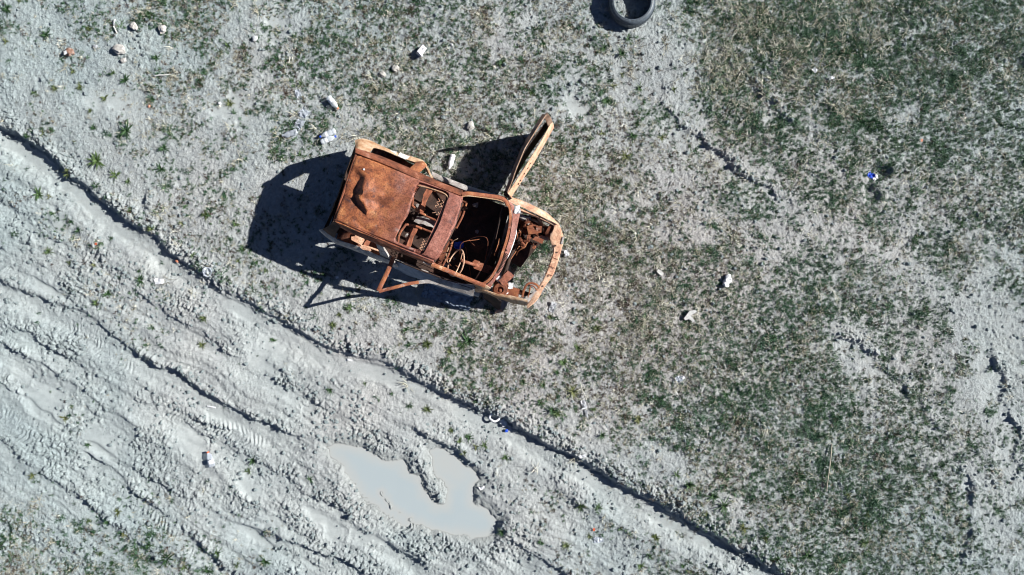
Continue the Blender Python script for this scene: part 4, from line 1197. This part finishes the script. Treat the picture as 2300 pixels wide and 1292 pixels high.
sheet_litter('plastic_wrapper', 1345, 1216, .2, .12, 8, 'clear_dull', 'clear crumpled wrapper below the red scrap near the bottom edge', 'wrapper', .03)
sheet_litter('red_scrap', 1335, 1193, .05, .06, 0, 'red', 'small faded red scrap near the bottom edge', 'scrap', .012)
sheet_litter('red_scrap', 213, 547, .05, .05, 0, 'red', 'tiny faded red scrap on bare mud at the left', 'scrap', .012)
sheet_litter('blue_bag', 1958, 393, .14, .1, -35, 'blue', 'crumpled blue plastic bag beside the dark pits in the grass', 'bag', .05, lift=.02)
sheet_litter('white_bag', 1967, 399, .13, .12, 20, 'white_plastic', 'crumpled white plastic bag touching the blue bag', 'bag', .05, lift=.02)
sheet_litter('white_scrap', 1828, 159, .09, .1, 50, 'paper', 'white torn scrap in dense grass, upper left of two at the top right', 'scrap', .03, lift=.04)
sheet_litter('white_scrap', 1867, 177, .1, .05, -5, 'paper', 'white torn scrap in dense grass, lower right of two at the top right', 'scrap', .02, lift=.04)
sheet_litter('white_scrap', 1272, 569, .09, .14, 15, 'paper', 'torn white scrap just ahead of the front crossmember', 'scrap', .04, lift=.03)
sheet_litter('white_scrap', 1524, 850, .14, .11, 0, 'clear_dull', 'crumpled whitish plastic in thin grass right of the wreck', 'scrap', .03, lift=.02)
sheet_litter('white_scrap', 1534, 848, .05, .05, 30, 'paper', 'tiny white flake beside the whitish plastic', 'scrap', .015, lift=.03)
sheet_litter('grey_wrapper', 1311, 907, .09, .13, 20, 'grey_plastic', 'dark grey wrapper with a white band lying on the bank', 'wrapper', .02)
sheet_litter('white_band_wrapper', 1313, 917, .1, .03, 18, 'paper', 'white strip lying across the dark grey wrapper', 'wrapper', .008, lift=.028)
sheet_litter('grey_wrapper', 1318, 930, .06, .17, 8, 'grey_plastic', 'narrow grey wrapper strip just below the dark grey wrapper', 'wrapper', .018)
sheet_litter('grey_plastic_piece', 1241, 689, .12, .2, -20, 'grey_plastic', 'grey crumpled plastic near the right front corner of the wreck', 'plastic scrap', .03)
sheet_litter('orange_scrap', 2069, 316, .04, .05, 0, 'orange', 'tiny orange scrap in the grass near the right edge', 'scrap', .012, lift=.035)
sheet_litter('white_flake', 783, 810, .1, .035, -12, 'paper', 'thin white flake lying on the smooth track below the wreck', 'scrap', .008)
sheet_litter('blue_cloth', 1033, 553, .2, .13, 10, 'blue', 'blue and white crumpled cloth inside the wreck above the steering wheel', 'cloth', .05).location.z = .24
sheet_litter('ground_cloth', 1005, 662, .8, .3, -17, 'cloth', 'grey blue cloth lying on the ground under the right door', 'cloth', .03, lift=.04, n=34, ragged=.02)
sheet_litter('white_flake', 757, 623, .06, .05, 20, 'paper', 'tiny white flake lying in the shadow of the wreck', 'scrap', .015)


def thing_mesh(name, me, mat, px, py, rot, label, cat, lift=.01, group=None):
    p = at(px, py, .02)
    o = link(name, me, M[mat], None, (p.x, p.y, gsoft(p.x, p.y, .05) + lift), rot)
    return tag(o, label, cat, group)


# white ring of a broken tub, blue cap
rp = [Vector((.085 * math.cos(a) * (1 + .15 * math.sin(3 * a)), .07 * math.sin(a), .012 * math.sin(2 * a))) for a in [R(40 + 300 * k / 20) for k in range(21)]]
thing_mesh('broken_tub_rim', tube_mesh('broken_tub_rim', rp, .017, 8, 40, flat=.6), 'white_plastic', 1112, 938, (.12, -.1, .5), 'broken white plastic tub rim lying in the rut', 'plastic rim', .02)
thing_mesh('bottle_cap', lathe_mesh('bottle_cap', [(.001, .02), (.024, .02), (.028, .016), (.028, 0), (.025, 0), (.025, .014), (.001, .016)], 16), 'blue', 1137, 971, (.5, .2, 0), 'small blue bottle cap in the rut by the white wrapper', 'bottle cap')
rp2 = [Vector((.07 * math.cos(a), .075 * math.sin(a), .012 * math.sin(3 * a))) for a in [2 * math.pi * k / 20 for k in range(21)]]
cup = thing_mesh('crushed_cup', tube_mesh('crushed_cup', rp2, .009, 6, 50, wob=.012), 'clear_dull', 468, 611, (.2, .15, 0), 'crushed clear plastic cup at the edge of the long rut', 'cup', .035)
link('bottom', crumple_mesh('bottom', .11, .12, 77, .03, 10), M['clear_dull'], cup, (0, 0, -.02))
# carton, stick, plank pieces
can = empty('crushed_carton', (*at(947, 115, .03)[:2], gsoft(*at(947, 115)[:2]) + .045), (.2, .3, R(55)))
link('body', box_mesh('body', (.15, .085, .08), wob=.016, cuts=4), M['white_plastic'], can)
link('torn_flap', crumple_mesh('torn_flap', .1, .07, 5, .02, 8), M['paper'], can, (-.07, -.03, .02), (.3, .9, 0))
link('dark_hole', lathe_mesh('dark_hole', [(.02, 0), (.02, .012)], 10), M['grey_plastic'], can, (.02, .0, .042))
tag(can, 'crushed white drink carton in thin grass above the wreck', 'carton')
thing_mesh('white_stick', tube_mesh('white_stick', [(-.125, 0, .0), (-.04, .004, .006), (.05, -.004, .004), (.125, .004, .002)], .012, 7, taper=.7, wob=.004), 'wood', 365, 169, (0, 0, R(6)), 'short white stick lying level at the upper left', 'stick', .014)
thing_mesh('white_stick', tube_mesh('white_stick', [(-.06, 0, 0), (0, .003, .004), (.06, 0, 0)], .012, 7), 'wood', 259, 67, (0, 0, R(-62)), 'short pale stick slanting near the top left corner', 'stick', .014)
thing_mesh('dark_stick', tube_mesh('dark_stick', [(-.05, 0, 0), (0, .003, .008), (.05, 0, 0)], .014, 7), 'grey_plastic', 258, 51, (0, 0, R(80)), 'dark grey stub just above the slanting pale stick', 'stub', .014)
thing_mesh('white_stick', tube_mesh('white_stick', [(-.07, 0, 0), (0, .002, .003), (.07, 0, 0)], .013, 7, flat=.6), 'paper', 468, 917, (0, 0, R(-10)), 'short flat white stick on smooth silt at the lower left', 'stick', .012)
thing_mesh('dry_stalk', tube_mesh('dry_stalk', [at(1867, 997) - at(1860, 1050), at(1863, 1030) - at(1860, 1050) + Vector((0, 0, .02)), at(1857, 1070) - at(1860, 1050) + Vector((0, 0, .03)), at(1855, 1102) - at(1860, 1050)], .008, 6), 'straw', 1860, 1050, (0, 0, 0), 'long thin dry stalk lying in the grass at the lower right', 'stalk', .03)
lb = [(-.12, -.04), (-.06, -.13), (.0, -.08), (.035, -.02), (.1, -.09), (.13, -.14), (.17, -.11), (.13, .0), (.05, .09), (.01, .12), (-.04, .02)]
lb = [(-.15, -.06), (-.02, .12), (.13, .15), (.155, .1), (.06, .045), (.02, .0), (.075, -.06), (.115, -.12), (.07, -.15), (.02, -.1), (-.03, -.07), (-.11, -.1)]
pl = plate('broken_bracket', lb, M['wood'], None, thick=.03, wob=.006)
pp = at(1549, 710, .03); pl.location = (pp.x, pp.y, gsoft(pp.x, pp.y) + .06); pl.rotation_euler = (.12, -.1, 0); pl.scale = (.68, .68, .8)
tag(pl, 'pale L-shaped broken bracket standing out in grass right of the wreck', 'bracket')
thing_mesh('wood_chip', box_mesh('wood_chip', (.11, .05, .02), wob=.012, cuts=3), 'wood', 1482, 612, (.1, .1, R(-35)), 'small pale wood chip in grass right of the front crossmember', 'wood chip', .03)
# stones and lumps
for px, py, r, mt, nm, lab, cat in (
        (573, 87, .085, 'stone', 'white_stone', 'large white stone casting a shadow at the upper left', 'stone'),
        (157, 117, .11, 'brick', 'burnt_lump', 'reddish brown burnt lump at the far upper left', 'lump'),
        (301, 60, .1, 'clay_lump', 'clay_lump', 'rounded clay lump near the top edge, left of its pair', 'clay lump'),
        (366, 66, .1, 'clay_lump', 'clay_lump', 'pale clay lump near the top edge, right of its pair', 'clay lump'),
        (270, 112, .13, 'clay_lump', 'clay_lump', 'broad flat clay lump right of the burnt lump', 'clay lump'),
        (277, 136, .07, 'clay_lump', 'clay_lump', 'smaller clay lump just below the broad flat one', 'clay lump'),
        (889, 154, .09, 'clay_lump', 'clay_lump', 'pointed pale clay lump below and left of the white carton', 'clay lump'),
        (860, 167, .07, 'clay_lump', 'clay_lump', 'low pale clay lump left of the pointed one', 'clay lump'),
        (1057, 283, .1, 'clay_lump', 'clay_lump', 'cracked clay lump above the wreck, left of its open door', 'clay lump'),
        (2167, 162, .04, 'stone', 'white_pebble', 'white pebble in bare soil at the upper right', 'pebble'),
        (1015, 101, .045, 'stone', 'white_pebble', 'small white pebble right of the white carton', 'pebble'),
        (392, 586, .04, 'orange', 'orange_pebble', 'small orange pebble at the edge of the long rut', 'pebble'),
        (214, 104, .05, 'grey_plastic', 'grey_pebble', 'bluish grey pebble right of the burnt lump', 'pebble'),
        (492, 232, .055, 'stone', 'white_pebble', 'whitish pebble on the smooth silt patch at the upper left', 'pebble'),
        (334, 238, .035, 'orange', 'pink_pebble', 'tiny pinkish pebble left of the silt patch', 'pebble')):
    me = rock_mesh(nm, r * (.62 if mt != 'stone' else .5), px, 3 if r > .06 else 2, .6, .4)
    thing_mesh(nm, me, mt, px, py, (0, 0, px), lab, cat, r * .22)
sheet_litter('label_scrap', 152, 121, .07, .08, 20, 'paper', 'whitish label scrap on the reddish burnt lump', 'scrap', .01, lift=.075)

# tyre
TY = empty('loose_tyre', (0, 0, 0))
tp = at(1421, 2, .2); TY.location = (tp.x, tp.y, gsoft(tp.x, tp.y, .3) + .0); TY.rotation_euler = (R(2), R(-2), 0)
prof = [(.285, .215), (.283, .2), (.295, .16), (.325, .12), (.325, .08), (.295, .04), (.283, .01), (.29, .0), (.32, -.005), (.345, .01), (.362, .04), (.366, .08), (.366, .13), (.362, .165), (.345, .2), (.322, .22), (.3, .222)]
link('carcass', lathe_mesh('carcass', prof, 64, close=True), M['rubber'], TY)
for k in range(56):
    a = 2 * math.pi * k / 56
    if k == 0: tbm = box_mesh('tread_block', (.008, .03, .13), bev=.003)
    link('tread_block', tbm, M['rubber'], TY, (.367 * math.cos(a), .367 * math.sin(a), .104), (R(8), 0, a))
link('bead', lathe_mesh('bead', [(.287, .218), (.293, .226), (.303, .226), (.306, .219)], 64, close=True), M['rubber'], TY)
tag(TY, 'black loose car tyre lying flat at the top edge', 'tyre')

# ------------------------------------------------------------------ vegetation
def blade(V, F, base, az, lean, L, w, droop):
    d = Vector((math.cos(az), math.sin(az), 0)); s = Vector((-d.y, d.x, 0))
    b = Vector(base)
    m_ = b + d * math.sin(lean) * L * .5 + Vector((0, 0, math.cos(lean) * L * .55))
    t = b + d * (math.sin(lean) * L + droop * L * .2) + Vector((0, 0, max(math.cos(lean) * L - droop * L * .3, .004)))
    i = len(V)
    V += [b - s * w * .5, b + s * w * .5, m_ - s * w * .42, m_ + s * w * .42, t]
    F += [(i, i + 1, i + 3, i + 2), (i + 2, i + 3, i + 4)]


def tuft_mesh(name, nb, L, w, spread, lean, seed):
    rd = random.Random(seed); V = []; F = []
    for k in range(nb):
        az = rd.uniform(0, 6.283); r = spread * math.sqrt(rd.random())
        a2 = rd.uniform(0, 6.283)
        blade(V, F, (r * math.cos(a2), r * math.sin(a2), -.004), az, R(rd.uniform(*lean)), L * rd.uniform(.5, 1.2), w * rd.uniform(.7, 1.3), rd.random())
    return mesh_of(name, V, F, 0)


def rosette_mesh(name, nl, L, w, seed):
    """weed of broad strap leaves round one root"""
    rd = random.Random(seed); V = []; F = []
    for k in range(nl):
        az = 2.4 * k + rd.uniform(-.4, .4); l = L * rd.uniform(.3, 1.1); lean = R(rd.uniform(15, 84)); ww = w * rd.uniform(.7, 1.2)
        d = Vector((math.cos(az), math.sin(az), 0)); s = Vector((-d.y, d.x, 0)); tw = rd.uniform(-.5, .5)
        i = len(V); n = 5
        for j in range(n):
            t = j / (n - 1)
            c = d * (math.sin(lean) * l * t * (1 + .15 * t)) + Vector((0, 0, .004 + math.cos(lean) * l * t * (1 - .45 * t)))
            wd = ww * (.35 + 1.5 * t * (1 - t) * 1.7) * (1 if j < n - 1 else .12)
            sv = s + Vector((0, 0, tw * t))
            V += [c - sv * wd * .5, c + Vector((0, 0, -.15 * wd)), c + sv * wd * .5]
        for j in range(n - 1):
            for q in (0, 1): F.append((i + j * 3 + q, i + j * 3 + q + 1, i + j * 3 + 4 + q, i + j * 3 + 3 + q))
    return mesh_of(name, V, F, 60)


def scatter(name, pts, rotz, tilt, scale, idx, templates, label, cat):
    tcol = bpy.data.collections.new(name + ' kinds')
    for k, (me, mt) in enumerate(templates):
        if not me.materials: me.materials.append(mt)
        tcol.objects.link(bpy.data.objects.new('%s_kind_%02d' % (name, k), me))
    me = bpy.data.meshes.new(name)
    n = len(pts)
    me.vertices.add(n); me.vertices.foreach_set('co', np.ascontiguousarray(pts, np.float32).ravel()); me.update()
    rot = np.zeros((n, 3), np.float32); rot[:, 2] = rotz; rot[:, 0] = tilt[:, 0]; rot[:, 1] = tilt[:, 1]
    a = me.attributes.new('turn', 'FLOAT_VECTOR', 'POINT'); a.data.foreach_set('vector', rot.ravel())
    fattr(me, 'size', scale)
    a = me.attributes.new('kind_index', 'INT', 'POINT'); a.data.foreach_set('value', idx.astype(np.int32))
    o = link(name, me)
    ng = bpy.data.node_groups.new(name + ' scatter', 'GeometryNodeTree')
    ng.interface.new_socket('Geometry', in_out='INPUT', socket_type='NodeSocketGeometry')
    ng.interface.new_socket('Geometry', in_out='OUTPUT', socket_type='NodeSocketGeometry')
    gi = ng.nodes.new('NodeGroupInput'); go = ng.nodes.new('NodeGroupOutput')
    ip = ng.nodes.new('GeometryNodeInstanceOnPoints')
    ci = ng.nodes.new('GeometryNodeCollectionInfo'); ci.inputs['Collection'].default_value = tcol
    ci.inputs['Separate Children'].default_value = True; ci.inputs['Reset Children'].default_value = True
    def na(nm, t):
        q = ng.nodes.new('GeometryNodeInputNamedAttribute'); q.data_type = t; q.inputs['Name'].default_value = nm
        return q.outputs['Attribute']
    ng.links.new(gi.outputs[0], ip.inputs['Points']); ng.links.new(ci.outputs[0], ip.inputs['Instance'])
    ip.inputs['Pick Instance'].default_value = True
    ng.links.new(na('kind_index', 'INT'), ip.inputs['Instance Index'])
    e2r = ng.nodes.new('FunctionNodeEulerToRotation'); ng.links.new(na('turn', 'FLOAT_VECTOR'), e2r.inputs[0])
    ng.links.new(e2r.outputs[0], ip.inputs['Rotation'])
    ng.links.new(na('size', 'FLOAT'), ip.inputs['Scale'])
    ng.links.new(ip.outputs[0], go.inputs[0])
    md = o.modifiers.new('scatter', 'NODES'); md.node_group = ng
    return tag(o, label, cat, kind='stuff')


def sample(n, dens):
    x = rng.uniform(-10.2, 10.2, n).astype(np.float32); y = rng.uniform(-6.4, 6.4, n).astype(np.float32)
    k = rng.random(n) < dens(x, y)
    return x[k], y[k]


def car_mask(x, y):
    """1 where the floor of the wreck keeps plants away"""
    ux = (x + 1.6) * _ca + (y - 1.126) * _sa; uy = -(x + 1.6) * _sa + (y - 1.126) * _ca
    return (ux > -1.15) & (ux < 1.5) & (np.abs(uy) < .72)


STRIPS = [([(1460, -40), (1480, 60), (1500, 230), (1560, 310), (1700, 400), (1830, 500), (2000, 610), (2150, 700), (2230, 760), (2290, 900)], .28, .78),
          ([(1700, 180), (1745, 250), (1850, 340), (1960, 410), (2080, 480), (2300, 560)], .18, .6), ([(2190, 760), (2210, 900), (2200, 1050), (2230, 1300)], .25, .4),
          ([(2030, 620), (2060, 760), (2130, 1000), (2110, 1150)], .14, .5), ([(1290, 230), (1370, 300), (1480, 330), (1560, 420), (1680, 520)], .16, .5)]


def strips(x, y):
    b = np.zeros(x.shape, np.float32)
    for pts, w, amt in STRIPS:
        q, _, _ = polydist(x, y, m2(pts), 1.2)
        b = np.maximum(b, amt * np.exp(-(np.abs(q + fbm(x, y, .45, 401, 3) * .36) / w) ** 3))
    return b


def turf_density(x, y):
    g = cover(x, y)
    f = fbm(x, y, .85, 301, 4) * 1.05 + fbm(x, y, .24, 305, 3) * .9
    d = sstep(-.02, .5, g * 1.05 + f * .85 - .11) * np.clip(g * 2.2, 0, 1)
    d = d * (.25 + .75 * sstep(-.4, .3, fbm(x, y, .075, 307, 2) + g * .3)) + .07 * g
    d = d * (1 - strips(x, y))
    dr, _, _ = polydist(x, y, MAIN_RUT, 1.2)
    d = d * np.where((dr > -.55) & (dr < .05), .03, 1)
    d = np.where(polysd(x, y, PUDDLE) > -.15, 0, d)
    return np.where(car_mask(x, y), 0, d)


def greenness(x, y):
    px = x * S + 1150; py = 646 - y * S
    return np.clip(.48 - .22 * np.exp(-(((px - 1320) / 330) ** 2 + ((py - 640) / 330) ** 2)) + .38 * sstep(1300, 1900, px) * (1 - .2 * sstep(600, 1200, py)) + .65 * fbm(x, y, .45, 311, 3), .06, .97)


def place(x, y, smin, smax, tl=.25):
    n = len(x)
    z = ground_z(x, y)
    return np.stack([x, y, z], 1), rng.uniform(0, 6.283, n), rng.normal(0, tl, (n, 2)), rng.uniform(smin, smax, n)


gx_, gy_ = sample(460000, lambda x, y: turf_density(x, y) * (.46 + .3 * cover(x, y) + .3 * sstep(.7, .95, cover(x, y))))
gr = greenness(gx_, gy_); u = rng.random(len(gx_))
kind = np.where(u < gr, rng.integers(0, 5, len(gx_)), np.where(u < gr + (1 - gr) * .45, rng.integers(5, 8, len(gx_)), rng.integers(8, 10, len(gx_))))
px_ = gx_ * S + 1150; py_ = 646 - gy_ * S
fresh = (kind < 5) & (rng.random(len(gx_)) < .12 + .35 * sstep(1300, 1800, px_)) & (fbm(gx_, gy_, .3, 317, 2) > -.25)
kind = np.where(fresh, rng.integers(10, 12, len(gx_)), kind)
pts, rz, tl, scl = place(gx_, gy_, .3, .8)
scl = scl * (1 + .55 * sstep(.0, .6, fbm(gx_, gy_, .2, 319, 2)))
T = [(tuft_mesh('g%d' % k, 20, .055, .0065, .028, (15, 80), k), M['grass']) for k in range(5)] + \
    [(tuft_mesh('d%d' % k, 14, .075, .0055, .04, (30, 85), 20 + k), M['grass_dry']) for k in range(3)] + \
    [(tuft_mesh('b%d' % k, 24, .04, .006, .035, (20, 80), 40 + k), M['grass_brown']) for k in range(2)] + \
    [(tuft_mesh('f%d' % k, 20, .055, .0065, .03, (15, 80), 50 + k), M['grass_fresh']) for k in range(2)]
scatter('grass', pts, rz, tl, scl, kind, T, 'short patchy green and straw coloured grass on the clay', 'grass')

# long dry grass: upper right tussocks, round the front of the wreck and in its engine bay
def long_density(x, y):
    px = x * S + 1150; py = 646 - y * S
    d = .75 * np.exp(-(((px - 1750) / 170) ** 2 + ((py - 50) / 90) ** 2)) + .5 * np.exp(-(((px - 1640) / 60) ** 2 + ((py - 160) / 60) ** 2))
    d += .9 * np.exp(-(((px - 1185) / 30) ** 2 + ((py - 590) / 34) ** 2)) + .5 * np.exp(-(((px - 1290) / 50) ** 2 + ((py - 500) / 60) ** 2))
    d += .3 * np.exp(-(((px - 880) / 120) ** 2 + ((py - 300) / 60) ** 2)) + .4 * np.exp(-(((px - 1450) / 70) ** 2 + ((py - 690) / 80) ** 2)) + .25 * np.exp(-(((px - 1000) / 60) ** 2 + ((py - 345) / 40) ** 2))
    d += .10 * cover(x, y) ** 2
    return np.clip(d, 0, 1) * np.where(car_mask(x, y), 0, 1) * (.4 + .6 * (fbm(x, y, .3, 333, 2) > -.1))


lx, ly = sample(170000, lambda x, y: long_density(x, y) * .5)
pts, rz, tl, scl = place(lx, ly, .7, 1.3, .3)
u = rng.random(len(lx))
kind = np.where(u < .66, rng.integers(0, 3, len(lx)), rng.integers(3, 5, len(lx)))
T = [(tuft_mesh('ld%d' % k, 12, .13, .006, .04, (35, 88), 60 + k), M['grass_dry']) for k in range(3)] + [(tuft_mesh('lg%d' % k, 14, .11, .0065, .035, (25, 80), 70 + k), M['grass']) for k in range(2)]
scatter('long_grass', pts, rz, tl, scl, kind, T, 'longer bleached grass in tussocks at the upper right and round the wreck', 'grass')

# clods and crumbs of clay
def clod_density(x, y):
    ix = np.clip(np.searchsorted(ax_x, x), 0, nx - 1); iy = np.clip(np.searchsorted(ax_y, y), 0, ny - 1)
    c = churn.reshape(ny, nx)[iy, ix]; s = silt.reshape(ny, nx)[iy, ix]
    d = np.clip(c * 1.1 - .12, .05, 1) * (1 - .93 * np.clip(s, 0, 1))
    d = np.where(polysd(x, y, PUDDLE) > -.02, 0, d)
    return np.where(car_mask(x, y), 0, d)


cx_, cy_ = sample(200000, lambda x, y: clod_density(x, y) * (.35 + .65 * (fbm(x, y, .25, 351, 2) > 0)))
pts, rz, tl, scl = place(cx_, cy_, .0, 1., .5)
scl = .007 + .027 * rng.random(len(cx_)) ** 3
pts[:, 2] += scl * .15
T = [(rock_mesh('clod%d' % k, 1.0, 100 + k, 1 if k < 4 else 2, .75, .55), M['ground']) for k in range(6)]
scatter('clay_crumbs', pts, rz, tl, scl, rng.integers(0, 6, len(cx_)), T, 'loose crumbs and small clods of dry clay', 'clay crumbs')

# weeds that stand singly
WEEDS = {
    'small green weed rosette on the bare mud below and left of the long rut': ('weeds on the bare mud', [
        (82, 437), (106, 441), (113, 479), (174, 518), (157, 498), (244, 535), (106, 565), (152, 589), (209, 594), (312, 608), (315, 629), (240, 660), (214, 681), (341, 737), (451, 775), (460, 716), (610, 765), (28, 526),
        (818, 863), (879, 886), (741, 877), (959, 922), (919, 912), (1032, 992), (1053, 985), (1070, 1006), (1088, 1002), (1042, 1018), (1136, 1030), (1013, 969), (694, 1079), (1304, 1138), (1345, 1142), (1126, 1197), (1215, 1218),
        (1272, 1227), (1325, 1208), (1394, 1190), (1535, 1274), (1550, 1284), (143, 940), (70, 1070), (193, 1002), (193, 1173), (261, 1152), (240, 1173), (279, 1201), (334, 1225), (373, 1256), (247, 1270), (221, 1246), (296, 1249), (303, 1274),
        (488, 1243), (530, 1270), (463, 1284), (554, 1061), (564, 1037), (594, 1263), (411, 1277), (1474, 1210), (1460, 1250), (1440, 1275)]),
    'green weed rosette on the bank between the long rut and the wreck': ('weeds between the rut and the wreck', [
        (296, 472), (411, 504), (343, 514), (463, 483), (530, 504), (547, 559), (537, 587), (578, 591), (435, 573), (463, 580), (599, 608), (763, 706), (787, 692), (784, 664), (749, 730), (960, 773), (1035, 778), (1052, 766), (1012, 790), (911, 740)]),
    'green weed rosette at the upper left, above the long rut': ('weeds at the upper left', [
        (16, 21), (14, 94), (45, 3), (341, 38), (202, 66), (104, 80), (165, 160), (254, 164), (282, 181), (181, 195), (345, 225), (515, 232), (235, 221), (204, 249), (125, 200), (80, 209), (211, 287), (98, 300), (286, 296), (169, 319),
        (218, 362), (261, 394), (369, 334), (362, 380), (381, 418), (216, 418), (289, 408), (153, 383), (674, 348), (512, 101), (352, 131), (677, 188), (60, 305), (150, 390)]),
    'green weed rosette at the top between the wreck and the tyre': ('weeds at the top middle', [
        (1149, 31), (1220, 101), (1194, 209), (1056, 202), (1128, 143), (1332, 157), (1356, 108), (1412, 87), (1396, 122), (1436, 198), (1377, 195), (1457, 160), (1513, 202), (1361, 230), (1453, 258), (1429, 279), (1485, 310), (1352, 300), (1419, 306),
        (1321, 348), (1405, 352), (1511, 383), (1413, 414), (1307, 428), (1398, 167)]),
    'green weed rosette in the thin turf below and right of the wreck': ('weeds right of the wreck', [
        (1175, 859), (1220, 865), (1103, 865), (1286, 880), (1241, 922), (1213, 905), (1252, 930), (1335, 920), (1352, 978), (1394, 960), (1265, 815), (1519, 1065), (1549, 1089), (1601, 1114), (1625, 1135), (1587, 1155), (1671, 1187), (1718, 1208), (1744, 1256), (1813, 1246),
        (1939, 1218), (1984, 1194), (2064, 1166), (1946, 1155), (2061, 1075), (2099, 1068), (1904, 1110), (1629, 887), (1140, 730), (1175, 726), (1236, 712), (1234, 747), (1340, 737), (1375, 761), (1297, 782), (1344, 806), (1252, 838), (1218, 866), (1481, 786), (1433, 942)]),
}
WM = [rosette_mesh('weed_%d' % k, 22 + 4 * k, .1 + .012 * (k % 3), .0105, 500 + k) for k in range(8)]
WM += [tuft_mesh('weed_tuft_%d' % k, 34, .1, .0085, .02, (10, 80), 600 + k) for k in range(3)]
M['weed_pale'] = leafy('yellowish weed leaf', (.06, .085, .025), (.1, .13, .045), (.16, .17, .07))
for i, me in enumerate(WM): me.materials.append(M['weed'] if i % 3 else M['weed_pale'])
BIG = {(1052, 766), (960, 773), (1549, 1089), (1601, 1114), (1625, 1135), (1671, 1187), (1241, 922), (1304, 1138), (1286, 880), (286, 296), (218, 362), (373, 1256), (463, 483), (341, 38), (1718, 1208), (1252, 930), (1035, 778), (1813, 1246)}
k = 0
for lab, (grp, spots) in WEEDS.items():
    for px, py in spots:
        p = at(px, py)
        k += 1
        o = link('weed', random.choice(WM), None, None, (p.x, p.y, gsoft(p.x, p.y, .03)), (random.uniform(-.1, .1), random.uniform(-.1, .1), random.uniform(0, 6.28)))
        s = random.uniform(1.15, 1.4) if (px, py) in BIG else random.uniform(.6, 1.1)
        o.scale = (s * random.uniform(.8, 1.2), s * random.uniform(.8, 1.2), s * .9)
        if (px, py) in BIG: tag(o, lab.replace('small green', 'green').replace('green weed', 'large spreading green weed'), 'weed', 'large ' + grp)
        else: tag(o, lab.replace('small green', 'green').replace('green weed', 'small green weed'), 'weed', 'small ' + grp)
